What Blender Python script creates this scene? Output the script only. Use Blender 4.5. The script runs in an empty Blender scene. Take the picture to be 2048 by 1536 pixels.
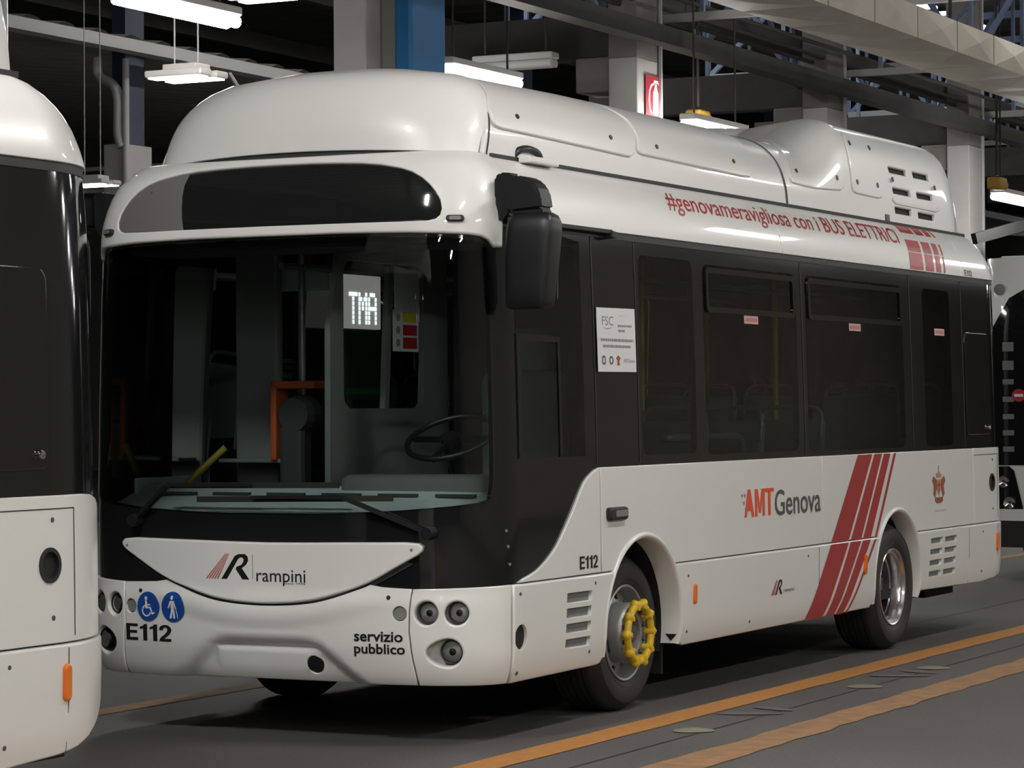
import bpy, bmesh, math, random
import numpy as np
from mathutils import Vector, Matrix
from mathutils.geometry import delaunay_2d_cdt

scene = bpy.context.scene
C = scene.collection
random.seed(4)
# ------------------------------------------------------------------ camera
cam = bpy.data.cameras.new('camera'); co = bpy.data.objects.new('camera', cam); C.objects.link(co)
cam.sensor_width = 36.0; cam.lens = 5560.5 / 2048 * 36.0; cam.clip_end = 300
yaw, pit, rol = (math.radians(a) for a in (26.973, .501, -.359))
fw = Vector((-math.sin(yaw)*math.cos(pit), math.cos(yaw)*math.cos(pit), math.sin(pit)))
r_ = Vector((math.cos(yaw), math.sin(yaw), 0)); u_ = r_.cross(fw)
rr = r_*math.cos(rol) + u_*math.sin(rol); uu = -r_*math.sin(rol) + u_*math.cos(rol)
co.matrix_world = Matrix(((rr.x, uu.x, -fw.x, 6.743), (rr.y, uu.y, -fw.y, -10.697), (rr.z, uu.z, -fw.z, 1.496), (0, 0, 0, 1)))
scene.camera = co
# ------------------------------------------------------------------ world, exposure
w = bpy.data.worlds.new('hall_daylight'); scene.world = w; w.use_nodes = True
w.node_tree.nodes['Background'].inputs[0].default_value = (.93, .97, 1.0, 1)
w.node_tree.nodes['Background'].inputs[1].default_value = 2.2
vs = scene.view_settings; vs.view_transform = 'Standard'; vs.look = 'None'; vs.gamma = 1; vs.use_curve_mapping = False; vs.exposure = .2
TUBE = {'column': 75., 'a0': 80., 'a1': 105., 'a2': 66., 'a3': 43., 'b1': 370., 'd0': 150., 'd1': 108., 'high': 75.}        # tube radiance by row; the high row and lane lamp are added fill
ROWS = [(3.6, -14, 4.9, 'a0'), (3.6, -8.5, 4.9, 'a0'), (4.6, -4.5, 6.2, 'a1'), (3.6, 1, 4.9, 'a2'), (3.6, 6.5, 4.9, 'a3'), (3.6, 12, 4.9, 'a3'), (3.6, 18, 4.9, 'a3'), (.6, -6.5, 7.0, 'b1')] + [(9.5, y, 4.9, 'd0') for y in (-20, -12, -4)] + [(9.5, y, 4.9, 'd1') for y in (4, 12, 20, 28, 36, 44)]  # unseen rows; the lamp over the lane is added to light the bus front
scene.cycles.use_denoising = True
scene.cycles.max_bounces = 8; scene.cycles.transparent_max_bounces = 12; scene.cycles.sample_clamp_indirect = 6

# ------------------------------------------------------------------ materials
def mat(name, col, rough=.5, metal=0., coat=0., spec=.5, noise=None, bump=None, emit=None):
    m = bpy.data.materials.new(name); m.use_nodes = True; nt = m.node_tree; b = nt.nodes['Principled BSDF']
    b.inputs['Base Color'].default_value = (*col, 1); b.inputs['Roughness'].default_value = rough
    b.inputs['Metallic'].default_value = metal; b.inputs['Coat Weight'].default_value = coat
    b.inputs['Coat Roughness'].default_value = .04; b.inputs['Specular IOR Level'].default_value = spec
    if noise:
        sc, amt, col2 = noise
        tc = nt.nodes.new('ShaderNodeTexCoord'); n = nt.nodes.new('ShaderNodeTexNoise'); n.inputs['Scale'].default_value = sc; n.inputs['Detail'].default_value = 6
        rp = nt.nodes.new('ShaderNodeValToRGB'); rp.color_ramp.elements[0].position = .5 - amt; rp.color_ramp.elements[1].position = .5 + amt
        rp.color_ramp.elements[0].color = (*col, 1); rp.color_ramp.elements[1].color = (*col2, 1)
        nt.links.new(tc.outputs['Object'], n.inputs['Vector']); nt.links.new(n.outputs['Fac'], rp.inputs[0]); nt.links.new(rp.outputs[0], b.inputs['Base Color'])
    if bump:
        sc, st = bump
        tc = nt.nodes.new('ShaderNodeTexCoord'); n = nt.nodes.new('ShaderNodeTexNoise'); n.inputs['Scale'].default_value = sc; n.inputs['Detail'].default_value = 4
        bp = nt.nodes.new('ShaderNodeBump'); bp.inputs['Strength'].default_value = st; bp.inputs['Distance'].default_value = .01
        nt.links.new(tc.outputs['Object'], n.inputs['Vector']); nt.links.new(n.outputs['Fac'], bp.inputs['Height']); nt.links.new(bp.outputs[0], b.inputs['Normal'])
    if emit:
        b.inputs['Emission Color'].default_value = (*emit[0], 1); b.inputs['Emission Strength'].default_value = emit[1]
    return m
def glass_mat(name, tint, refl=1.0):
    m = bpy.data.materials.new(name); m.use_nodes = True; nt = m.node_tree
    nt.nodes.remove(nt.nodes['Principled BSDF']); out = nt.nodes['Material Output']
    t = nt.nodes.new('ShaderNodeBsdfTransparent'); t.inputs[0].default_value = (*tint, 1)
    g = nt.nodes.new('ShaderNodeBsdfGlossy'); g.inputs['Roughness'].default_value = .01; g.inputs[0].default_value = (refl, refl, refl, 1)
    f = nt.nodes.new('ShaderNodeFresnel'); f.inputs[0].default_value = 1.52
    mx = nt.nodes.new('ShaderNodeMixShader')
    nt.links.new(f.outputs[0], mx.inputs[0]); nt.links.new(t.outputs[0], mx.inputs[1]); nt.links.new(g.outputs[0], mx.inputs[2]); nt.links.new(mx.outputs[0], out.inputs[0])
    return m
def emis(name, col, s):
    m = bpy.data.materials.new(name); m.use_nodes = True; nt = m.node_tree; nt.nodes.remove(nt.nodes['Principled BSDF'])
    e = nt.nodes.new('ShaderNodeEmission'); e.inputs[0].default_value = (*col, 1); e.inputs[1].default_value = s
    nt.links.new(e.outputs[0], nt.nodes['Material Output'].inputs[0]); return m
def wall_mat(name, col, col2, sc=1.5):
    return mat(name, col, .85, noise=(sc, .25, col2), bump=(30, .15))
M = {}
M['white'] = mat('white_coach_paint', (.80, .80, .775), .32, coat=.55)
M['black'] = mat('black_gloss', (.010, .010, .011), .07, coat=.3)
M['rubber'] = mat('black_rubber', (.016, .016, .016), .55)
M['tyre'] = mat('tyre_rubber', (.022, .021, .020), .62, noise=(9, .3, (.032, .030, .028)))
M['plastic'] = mat('black_plastic', (.010, .011, .0125), .40, bump=(400, .05))
M['dark'] = mat('underbody_dark', (.012, .012, .012), .8)
M['seam'] = mat('seam_shadow', (.03, .03, .03), .7)  # dark colour of joints, gaps and gaskets
M['glass'] = glass_mat('tinted_glass', (.58, .645, .63))
M['screen'] = glass_mat('windscreen_glass', (.84, .90, .89))
M['signglass'] = mat('sign_glass', (.012, .013, .013), .06, coat=.4)
M['signgrey'] = mat('sign_blank_grey', (.16, .153, .145), .45)
M['grey'] = mat('grey_plastic', (.17, .18, .18), .5)
M['lampgrey'] = mat('grey_lamp_lens', (.22, .22, .215), .3)
M['red'] = mat('red_vinyl', (.40, .028, .030), .35, coat=.3)
M['orange'] = mat('orange_vinyl', (.80, .10, .035), .35)
M['amber'] = mat('amber_lens', (.85, .20, .02), .25, coat=.4)
M['ink'] = mat('black_vinyl', (.012, .012, .012), .4)
M['greyink'] = mat('grey_vinyl', (.09, .085, .08), .4)
M['blueink'] = mat('blue_vinyl', (.012, .07, .33), .35)
M['paleink'] = mat('white_vinyl', (.80, .82, .84), .4)
M['rose'] = mat('faded_red_vinyl', (.48, .15, .14), .4)
M['pink'] = mat('pink_sticker', (.60, .36, .38), .5)
M['brown'] = mat('crest_brown', (.30, .085, .045), .45)
M['bronze'] = mat('crest_tan', (.48, .25, .14), .45)
M['paper'] = mat('paper', (.70, .70, .70), .7)
M['papergrey'] = mat('print_grey', (.26, .26, .26), .7)
M['yellow'] = mat('yellow_plastic', (.72, .47, .02), .42, coat=.15)
M['polish'] = mat('polished_alloy', (.72, .72, .73), .22, metal=1)
M['steelrim'] = mat('grey_wheel_steel', (.36, .37, .37), .42, metal=.55)
M['hub'] = mat('hub_grey', (.11, .11, .11), .5, metal=.4)
M['chrome'] = mat('chrome', (.75, .75, .75), .12, metal=1)
M['reflector'] = mat('lamp_reflector', (.82, .82, .82), .3, metal=.35)
M['lens'] = glass_mat('lamp_lens', (.88, .88, .88))
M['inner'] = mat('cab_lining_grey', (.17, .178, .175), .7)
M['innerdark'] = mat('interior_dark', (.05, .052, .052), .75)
M['dash'] = mat('dashboard_grey', (.68, .80, .80), .6)
M['seat'] = mat('seat_fabric', (.16, .24, .24), .85)
M['pole'] = mat('yellow_handrail', (.42, .36, .04), .4)
M['rail'] = mat('grey_handrail', (.30, .33, .33), .35, metal=.4)
M['machine'] = mat('orange_machine', (.50, .10, .03), .5)
M['led'] = emis('led_dots', (.80, .92, 1.0), 1.3)  # glowing dots for the letters of a mirrored sign
M['ledpanel'] = mat('led_panel', (.42, .40, .37), .6, emit=((.95, .9, .82), .16))  # given a faint glow to stand in for a reflected sign
M['green'] = mat('green_panel', (.03, .12, .06), .6)
M['warnyellow'] = mat('warning_yellow', (.60, .50, .02), .6)
M['warnred'] = mat('warning_red', (.42, .02, .03), .6)
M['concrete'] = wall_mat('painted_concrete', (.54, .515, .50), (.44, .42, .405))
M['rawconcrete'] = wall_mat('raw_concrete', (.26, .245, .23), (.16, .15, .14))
M['darksteel'] = mat('sooty_steel', (.034, .032, .030), .7, noise=(3, .3, (.06, .054, .048)))
M['bluesteel'] = mat('blue_grey_steel', (.20, .27, .42), .5)
M['palesteel'] = mat('pale_grey_steel', (.50, .50, .50), .5)
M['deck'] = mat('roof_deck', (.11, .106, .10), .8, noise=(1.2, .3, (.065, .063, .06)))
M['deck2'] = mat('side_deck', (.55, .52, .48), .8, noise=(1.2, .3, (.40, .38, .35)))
M['bluedark'] = mat('dark_blue_steel', (.035, .045, .085), .5)
M['duct'] = mat('duct_sheet', (.66, .61, .53), .5, noise=(2.5, .3, (.55, .50, .43)))
M['fixture'] = mat('fixture_white', (.55, .55, .53), .5)
for k_, s_ in TUBE.items(): M['tube_' + k_] = emis('fluorescent_tube_' + k_, (1.0, .98, .94), s_)
M['led_lamp'] = emis('led_lamp', (1.0, .96, .88), 10.0)
M['daypane'] = emis('daylight_pane', (.92, .96, 1.0), 2.6)
M['bluebox'] = mat('blue_plastic', (.018, .20, .50), .45)
M['greybox'] = mat('grey_box', (.24, .235, .22), .6)
M['signred'] = mat('safety_red', (.50, .025, .045), .5)
M['hoist'] = mat('hoist_yellow', (.45, .26, .03), .55)
M['line'] = mat('orange_line_paint', (.50, .225, .055), .75, noise=(14, .22, (.40, .17, .045)))
M['line2'] = mat('worn_orange_line_paint', (.40, .215, .10), .8, noise=(10, .2, (.25, .15, .085)))
M['mark'] = mat('faded_mark_paint', (.30, .27, .20), .85, noise=(16, .25, (.20, .185, .15)))
M['mark2'] = mat('worn_mark_paint', (.16, .15, .135), .85, noise=(30, .2, (.12, .115, .108)))
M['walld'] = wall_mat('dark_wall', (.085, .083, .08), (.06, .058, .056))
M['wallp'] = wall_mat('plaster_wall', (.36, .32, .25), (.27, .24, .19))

def floor_mat():
    m = mat('asphalt_floor', (.1, .1, .1), .55); nt = m.node_tree; b = nt.nodes['Principled BSDF']
    tc = nt.nodes.new('ShaderNodeTexCoord')
    def noise(sc, det): 
        n = nt.nodes.new('ShaderNodeTexNoise'); n.inputs['Scale'].default_value = sc; n.inputs['Detail'].default_value = det; nt.links.new(tc.outputs['Object'], n.inputs['Vector']); return n
    a = noise(.6, 5); c = noise(60, 3)
    r1 = nt.nodes.new('ShaderNodeValToRGB'); r1.color_ramp.elements[0].position = .35; r1.color_ramp.elements[1].position = .68
    r1.color_ramp.elements[0].color = (.116, .109, .100, 1); r1.color_ramp.elements[1].color = (.158, .148, .135, 1)
    mx = nt.nodes.new('ShaderNodeMix'); mx.data_type = 'RGBA'; mx.blend_type = 'MULTIPLY'; mx.inputs[0].default_value = .5
    nt.links.new(a.outputs['Fac'], r1.inputs[0]); nt.links.new(r1.outputs[0], mx.inputs[6]); nt.links.new(c.outputs['Fac'], mx.inputs[7])
    nt.links.new(mx.outputs[2], b.inputs['Base Color'])
    rr_ = nt.nodes.new('ShaderNodeMapRange'); rr_.inputs[3].default_value = .62; rr_.inputs[4].default_value = .85
    nt.links.new(a.outputs['Fac'], rr_.inputs[0]); nt.links.new(rr_.outputs[0], b.inputs['Roughness'])
    bp = nt.nodes.new('ShaderNodeBump'); bp.inputs['Strength'].default_value = .25; bp.inputs['Distance'].default_value = .004
    nt.links.new(c.outputs['Fac'], bp.inputs['Height']); nt.links.new(bp.outputs[0], b.inputs['Normal'])
    return m
M['floor'] = floor_mat()

# ------------------------------------------------------------------ helpers
def tag(o, label=None, cat=None, group=None, kind=None):
    if label: o['label'] = label
    if cat: o['category'] = cat
    if group: o['group'] = group
    if kind: o['kind'] = kind
    return o
def empty(name, loc=(0, 0, 0), rz=0.):
    o = bpy.data.objects.new(name, None); o.empty_display_size = .2; C.objects.link(o); o.location = loc; o.rotation_euler = (0, 0, rz); return o
def link(name, me, m, parent=None, label=None):
    o = bpy.data.objects.new(name, me); C.objects.link(o)
    for k in (m if isinstance(m, (list, tuple)) else [m]): me.materials.append(M[k] if isinstance(k, str) else k)
    if parent is not None: o.parent = parent
    if label: o['label'] = label
    return o
def obj(name, bm, m, parent=None, label=None, smooth=False, recalc=True):
    if recalc: bmesh.ops.recalc_face_normals(bm, faces=bm.faces[:])
    me = bpy.data.meshes.new(name); bm.to_mesh(me); bm.free()
    if smooth:
        me.polygons.foreach_set('use_smooth', [True]*len(me.polygons))
        if smooth != True: me.set_sharp_from_angle(angle=math.radians(smooth))
    return link(name, me, m, parent, label)
def box(bm, lo, hi, bev=0., seg=2):
    r = bmesh.ops.create_cube(bm, size=1); v = r['verts']
    for q in v: q.co = Vector([lo[i] + (q.co[i] + .5)*(hi[i] - lo[i]) for i in range(3)])
    if bev:
        e = list({e for q in v for e in q.link_edges}); bmesh.ops.bevel(bm, geom=e, offset=bev, segments=seg, affect='EDGES', profile=.5)
    return bm
def nb(): return bmesh.new()
def bbox(lo, hi, bev=0., seg=2): return box(nb(), lo, hi, bev, seg)
def beam(bm, a, b, wx, wz=None, n=4):
    """bar from a to b: n=4 gives a square section wx by wz, else round of radius wx"""
    a = Vector(a); b = Vector(b); d = (b - a).normalized(); up = Vector((0, 0, 1)) if abs(d.z) < .95 else Vector((1, 0, 0))
    s = d.cross(up).normalized(); t = s.cross(d).normalized(); wz = wz or wx
    if n == 4: off = [s*wx/2 + t*wz/2, -s*wx/2 + t*wz/2, -s*wx/2 - t*wz/2, s*wx/2 - t*wz/2]
    else: off = [s*wx*math.cos(2*math.pi*i/n) + t*wx*math.sin(2*math.pi*i/n) for i in range(n)]
    A = [bm.verts.new(a + o) for o in off]; B = [bm.verts.new(b + o) for o in off]; n = len(off)
    for i in range(n): bm.faces.new((A[i], A[(i+1) % n], B[(i+1) % n], B[i]))
    bm.faces.new(A[::-1]); bm.faces.new(B); return bm
def tube(bm, pts, r, n=10, closed=False, rs=None):
    pts = [Vector(p) for p in pts]; rings = []; N = len(pts); prev = None
    for i, p in enumerate(pts):
        if closed: d = (pts[(i+1) % N] - pts[i-1]).normalized()
        else: d = (pts[min(i+1, N-1)] - pts[max(i-1, 0)]).normalized()
        if prev is None:
            up = Vector((0, 0, 1)) if abs(d.z) < .9 else Vector((1, 0, 0)); s = d.cross(up).normalized()
        else: s = (prev - d*prev.dot(d)).normalized()
        prev = s; t = d.cross(s); q = rs[i] if rs else r
        rings.append([bm.verts.new(p + s*q*math.cos(2*math.pi*k/n) + t*q*math.sin(2*math.pi*k/n)) for k in range(n)])
    for i in range(N if closed else N-1):
        A, B = rings[i], rings[(i+1) % N]
        for k in range(n): bm.faces.new((A[k], A[(k+1) % n], B[(k+1) % n], B[k]))
    if not closed: bm.faces.new(rings[0][::-1]); bm.faces.new(rings[-1])
    return bm
def curve_pts(ctrl, n=24):
    """smooth (Catmull-Rom) polyline through control points"""
    P = [Vector(c) for c in ctrl]; P = [2*P[0] - P[1]] + P + [2*P[-1] - P[-2]]; out = []
    for i in range(1, len(P)-2):
        for k in range(n):
            t = k/n; out.append(.5*((2*P[i]) + (-P[i-1]+P[i+1])*t + (2*P[i-1]-5*P[i]+4*P[i+1]-P[i+2])*t*t + (-P[i-1]+3*P[i]-3*P[i+1]+P[i+2])*t**3))
    out.append(P[-2]); return out
def lathe(bm, prof, c, seg=48, axis='x', close=False):
    """prof: list of (radius, along axis)"""
    rings = []
    for r, a in prof:
        ring = []
        for k in range(seg):
            t = 2*math.pi*k/seg; q = (r*math.cos(t), r*math.sin(t))
            ring.append(bm.verts.new({'x': (c[0]+a, c[1]+q[0], c[2]+q[1]), 'y': (c[0]+q[0], c[1]+a, c[2]+q[1]), 'z': (c[0]+q[0], c[1]+q[1], c[2]+a)}[axis]))
        rings.append(ring)
    for i in range(len(rings) if close else len(rings)-1):
        A, B = rings[i], rings[(i+1) % len(rings)]
        for k in range(seg): bm.faces.new((A[k], A[(k+1) % seg], B[(k+1) % seg], B[k]))
    if not close:
        bm.faces.new(rings[0]); bm.faces.new(rings[-1][::-1])
    return bm
def copy_tree(o, parent=None, keep=None):
    c = o.copy(); C.objects.link(c)
    if parent is not None: c.parent = parent
    for ch in kids.get(o.name, []):
        if keep is None or keep(ch): copy_tree(ch, c, keep)
    return c
kids = {}
def index_kids():
    kids.clear()
    for o in C.objects:
        if o.parent is not None: kids.setdefault(o.parent.name, []).append(o)
# ---------------------------------------------------------------- bus surfaces
def pchip(xs, ys):
    xs = np.array(xs, float); ys = np.array(ys, float)
    h = np.diff(xs); d = np.diff(ys) / h
    m = np.zeros(len(xs)); m[0] = d[0]; m[-1] = d[-1]
    for i in range(1, len(xs) - 1):
        if d[i-1] * d[i] > 0:
            w1 = 2*h[i] + h[i-1]; w2 = h[i] + 2*h[i-1]
            m[i] = (w1 + w2) / (w1/d[i-1] + w2/d[i])
    def f(x):
        x = np.clip(x, xs[0], xs[-1])
        i = np.clip(np.searchsorted(xs, x) - 1, 0, len(h) - 1)
        t = (x - xs[i]) / h[i]
        return (ys[i]*(1+2*t)*(1-t)**2 + h[i]*m[i]*t*(1-t)**2 + ys[i+1]*t*t*(3-2*t) + h[i]*m[i+1]*t*t*(t-1))
    return f

# body: half width, front line and rear line over height
bodyW = pchip([.22, .26, .32, .42, .70, 1.25, 2.20, 2.325, 2.345, 2.44, 2.52, 2.58, 2.63, 2.66],
              [1.02, 1.06, 1.085, 1.10, 1.105, 1.10, 1.075, 1.0695, 1.0683, 1.045, 1.010, .965, .905, .84])
bodyF = pchip([.22, .26, .33, .45, .62, .70, 1.00, 1.30, 2.20, 2.28, 2.34, 2.45, 2.55, 2.62, 2.66],
              [.20, .125, .085, .065, .065, .080, .075, .085, .100, .105, .110, .135, .175, .235, .330])
bodyR = pchip([.22, .26, .36, .55, 1.25, 2.10, 2.34, 2.44, 2.52, 2.58, 2.63, 2.66],
              [8.10, 8.17, 8.23, 8.25, 8.25, 8.24, 8.21, 8.17, 8.11, 8.03, 7.91, 7.72])
YC = .45; S0 = 1.30; YR = 7.55; SR = S0 + (YR - YC); S1 = 1.62
def _ftable(D, n, m):
    q = np.linspace(0, 1, 400); th = q * np.pi / 2
    x = np.sin(th)
    x = 1 - (1 - x)          # relative half width 0..1
    y = D * (1 - (1 - x**n)**(1/m))
    s = np.concatenate([[0], np.cumsum(np.hypot(np.diff(1.1*x), np.diff(y)))]); s /= s[-1]
    return s, x
NF, MF = 4.2, 2.5
_fs, _fx = _ftable(.37, NF, MF)
_rs, _rx = _ftable(.70, 3.0, 2.0)
def body(s, z):
    """point on the bus skin: s runs from the middle of the front (0) round the near side to the middle of the rear; negative s is the far side"""
    s = np.asarray(s, float); z = np.asarray(z, float)
    sg = np.where(s < 0, -1., 1.); a = np.abs(s)
    W = bodyW(z); yf = bodyF(z); yr = bodyR(z)
    xr = np.interp(a / S0, _fs, _fx)
    xf = W * xr; yF = yf + (YC - yf) * (1 - (1 - np.clip(xr, 0, 1)**NF)**(1/MF))
    k = np.clip((a - SR) / S1, 0, 1)
    xq = np.interp(1 - k, _rs, _rx)
    xR = W * xq; yR = YR + (yr - YR) * (1 - np.clip(xq, 0, 1)**3.)**.5
    x = np.where(a <= S0, xf, np.where(a <= SR, W, xR))
    y = np.where(a <= S0, yF, np.where(a <= SR, YC + a - S0, yR))
    return np.stack([sg * x, y, z + 0*x], -1)
def s_of_y(y): return S0 + y - YC
# roof pods: section half width over relative height
podM = pchip([0, .2, .42, .62, .76, .86, .93, .975, 1.0], [.885, .878, .852, .802, .735, .645, .515, .34, 0.0])
podR = pchip([0, .25, .55, .74, .87, .945, .985, 1.0], [.885, .870, .835, .800, .74, .64, .45, 0.0])
def _sect(fn, H):
    v = np.concatenate([np.linspace(0, .9, 200), 1 - .1*np.linspace(1, 0, 200)**2])
    x = fn(v); s = np.concatenate([[0], np.cumsum(np.hypot(np.diff(x), H*np.diff(v)))]); s /= s[-1]
    return s, x, v
_ms, _mx, _mv = _sect(podM, .50)
_rs2, _rx2, _rv2 = _sect(podR, .60)
ZP = 2.64
def _mix(p, y):
    a = np.abs(p)
    t = np.clip((y - 4.66 - .7*(1 - a)**2) / .66, 0, 1); t = t*t*(3 - 2*t)
    x = (1-t)*np.interp(1 - a, _ms, _mx) + t*np.interp(1 - a, _rs2, _rx2)
    v = (1-t)*np.interp(1 - a, _ms, _mv)*.472 + t*np.interp(1 - a, _rs2, _rv2)*.650
    return x, v
def pod(y, p):
    """roof pods: y along the bus, p across: +1 near side foot, 0 crown, -1 far side foot"""
    y = np.asarray(y, float); p = np.asarray(p, float)
    x, v = _mix(p, y)
    # front nose
    e = np.clip((.95 - y) / .62, 0, 1)
    # rounded rear end
    r = np.clip((y - 7.26) / .40, 0, 1)
    kx = (1 - r**2.6 * .06)
    kz = (1 - r**3 * .16)
    kz = kz * (1 - .03*np.clip((1.9 - y)/1.1, 0, 1))
    return np.stack([np.sign(p) * x * kx, y + 0*x, ZP + v * kz], -1)
noseW = pchip([0, .2, .42, .62, .76, .86, .93, .975, 1.0], [.858, .858, .843, .802, .740, .655, .525, .36, .02])
noseF = pchip([0, .2, .45, .65, .80, .90, .97, 1.0], [.33, .335, .36, .41, .475, .56, .68, .82])
NX = pchip([0, .2, .45, .7, .85, 1.0], [.55, .60, .67, .76, .82, .90]); ZN = 2.655
def nose(s, v):
    """front roof fairing: s from the front middle (0) to the seam (+-1 near/far), v relative height"""
    s = np.asarray(s, float); v = np.asarray(v, float)
    W = noseW(v); yf = noseF(v)
    xr = np.interp(np.abs(s), _fs, _fx)
    y = yf + (NX(v) + .001 - yf) * (1 - (1 - np.clip(xr, 0, 1)**2.6)**(1/2.0))
    x0 = np.sign(s) * W * xr
    return np.stack([x0, y, ZN + .462*v + .035*(1 - (x0/.885)**2)*(1 - v)**2, ], -1)
pod.flip = True
# ---------------------------------------------------------------- panels laid on a surface F(u, v)
def fpos(F, uv): return np.asarray(F(uv[:, 0], uv[:, 1]))
def fnor(F, uv):
    h = 2e-3
    a = (fpos(F, uv + [h, 0]) - fpos(F, uv - [h, 0])); b = (fpos(F, uv + [0, h]) - fpos(F, uv - [0, h]))
    n = np.cross(a, b); l = np.linalg.norm(n, axis=1, keepdims=True); return (-n if getattr(F, 'flip', False) else n) / np.maximum(l, 1e-9)
def resample(loop, step):
    out = []; L = len(loop)
    for i in range(L):
        a = np.array(loop[i]); b = np.array(loop[(i+1) % L]); n = max(1, int(math.ceil(np.hypot(*(b-a)) / step)))
        for k in range(n): out.append(a + (b-a)*k/n)
    return np.array(out)
def inside(P, loop):
    x, y = P[:, 0], P[:, 1]; r = np.zeros(len(P), bool); L = len(loop)
    for i in range(L):
        x0, y0 = loop[i]; x1, y1 = loop[(i+1) % L]
        c = ((y0 > y) != (y1 > y)); 
        if y1 != y0: r ^= c & (x < (x1-x0)*(y-y0)/(y1-y0) + x0)
    return r
def dist_loop(P, loop):
    d = np.full(len(P), 1e9); L = len(loop)
    for i in range(L):
        a = loop[i]; b = loop[(i+1) % L]; ab = b - a; t = np.clip(((P-a) @ ab) / max(ab @ ab, 1e-12), 0, 1)
        d = np.minimum(d, np.hypot(*(P - a - t[:, None]*ab).T))
    return d
def area(loop): x, y = np.array(loop).T; return .5*np.sum(x*np.roll(y, -1) - y*np.roll(x, -1))
def inset(loop, b):
    L = np.array(loop); s = 1 if area(L) > 0 else -1
    e = np.roll(L, -1, 0) - L; e /= np.maximum(np.linalg.norm(e, axis=1, keepdims=True), 1e-9)
    n = np.stack([-e[:, 1], e[:, 0]], 1)*s; m = n + np.roll(n, 1, 0); l = np.linalg.norm(m, axis=1, keepdims=True); m /= np.maximum(l, .5)
    return L + m*b/np.maximum((m*n).sum(1, keepdims=True), .4)
def mesh_patch(F, outer, holes=(), off=0., thick=.01, step=.06, bev=0., hbev=0., cull=True, metric=(1., 1.)):
    mt = np.array(metric)
    loops = [resample(np.array(outer, float)*mt, step)] + [resample(np.array(h, float)*mt, step) for h in holes]
    if area(loops[0]) < 0: loops[0] = loops[0][::-1]
    for i in range(1, len(loops)):
        if area(loops[i]) > 0: loops[i] = loops[i][::-1]
    bevs = [bev] + [hbev]*len(holes)
    inner = [inset(loops[i], bevs[i] if i == 0 else -bevs[i]) if bevs[i] else loops[i] for i in range(len(loops))]
    allp = np.concatenate(inner); edges = []; k = 0
    for l in inner:
        edges += [(k+i, k+(i+1) % len(l)) for i in range(len(l))]; k += len(l)
    lo, hi = inner[0].min(0), inner[0].max(0)
    gx = np.arange(lo[0] + step*.5, hi[0], step); gy = np.arange(lo[1] + step*.5, hi[1], step)
    if len(gx) and len(gy):
        G = np.stack(np.meshgrid(gx, gy), -1).reshape(-1, 2)
        ok = inside(G, inner[0])
        for l in inner[1:]: ok &= ~inside(G, l)
        G = G[ok]
        if len(G):
            ok = np.ones(len(G), bool)
            for l in inner: ok &= dist_loop(G, l) > step*.4
            G = G[ok]
    else: G = np.zeros((0, 2))
    pts = np.concatenate([allp, G]) if len(G) else allp
    r = delaunay_2d_cdt([Vector(p) for p in pts], edges, [], 0, 1e-6)
    uv = np.array([tuple(v) for v in r[0]]); tris = r[2]; orig = r[3]
    uvn = uv / mt
    P = fpos(F, uvn) + fnor(F, uvn)*off; N = fnor(F, uvn)
    verts = P.tolist(); nors = N.tolist(); faces = []
    flip = getattr(F, 'flip', False)
    cen = np.array([(uv[t[0]] + uv[t[1]] + uv[t[2]])/3 for t in tris]); keep = inside(cen, inner[0])
    for l in inner[1:]: keep &= ~inside(cen, l)
    for t in [t for t, k_ in zip(tris, keep) if k_]:
        a, b, c = (uv[i] for i in t[:3]); s = (b-a)[0]*(c-a)[1] - (b-a)[1]*(c-a)[0]
        faces.append(tuple(t) if (s > 0) != flip else tuple(t)[::-1])
    # rims
    imap = {}
    for i, o in enumerate(orig):
        for q in o: imap[q] = i
    k = 0
    for li, l in enumerate(loops):
        n = len(l); top = [imap.get(k+i) for i in range(n)]; k += n
        luv = l / mt; base = fpos(F, luv); nn = fnor(F, luv); iuv = inner[li]/mt
        tang = np.roll(base, -1, 0) - np.roll(base, 1, 0); outw = np.cross(tang, nn)*(-1 if flip else 1); outw /= np.maximum(np.linalg.norm(outw, axis=1, keepdims=True), 1e-9)
        rows = [top]
        b = bevs[li]
        def add(pp, no):
            s0 = len(verts); verts.extend(pp.tolist()); nors.extend(no.tolist()); return list(range(s0, s0+n))
        if b:
            mid = (loops[li]*.7 + inner[li]*.3)/mt
            no = nn*.7 + outw*.7
            rows.append(add(fpos(F, mid) + fnor(F, mid)*(off - b*.3), no/np.linalg.norm(no, axis=1, keepdims=True)))
            rows.append(add(base + nn*(off - b), outw))
            rows.append(add(base + nn*(off - max(thick, b)), outw))
        elif thick:
            rows.append(add(base + nn*off, outw)); rows.append(add(base + nn*(off - thick), outw))
        for A, B in zip(rows[(0 if b else 1):], rows[(1 if b else 2):]):
            for i in range(n):
                j = (i+1) % n
                if None in (A[i], A[j]): continue
                faces.append((A[i], B[i], B[j], A[j]) if not flip else (A[j], B[j], B[i], A[i]))
    me = bpy.data.meshes.new('panel'); me.from_pydata(verts, [], faces); me.update()
    me.polygons.foreach_set('use_smooth', [True]*len(me.polygons))
    me.normals_split_custom_set_from_vertices([tuple(v) for v in nors])
    return me
def patch(name, m, F, outer, holes=(), parent=None, label=None, **kw):
    me = mesh_patch(F, outer, holes, **kw); me.name = name; return link(name, me, m, parent, label)
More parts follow.
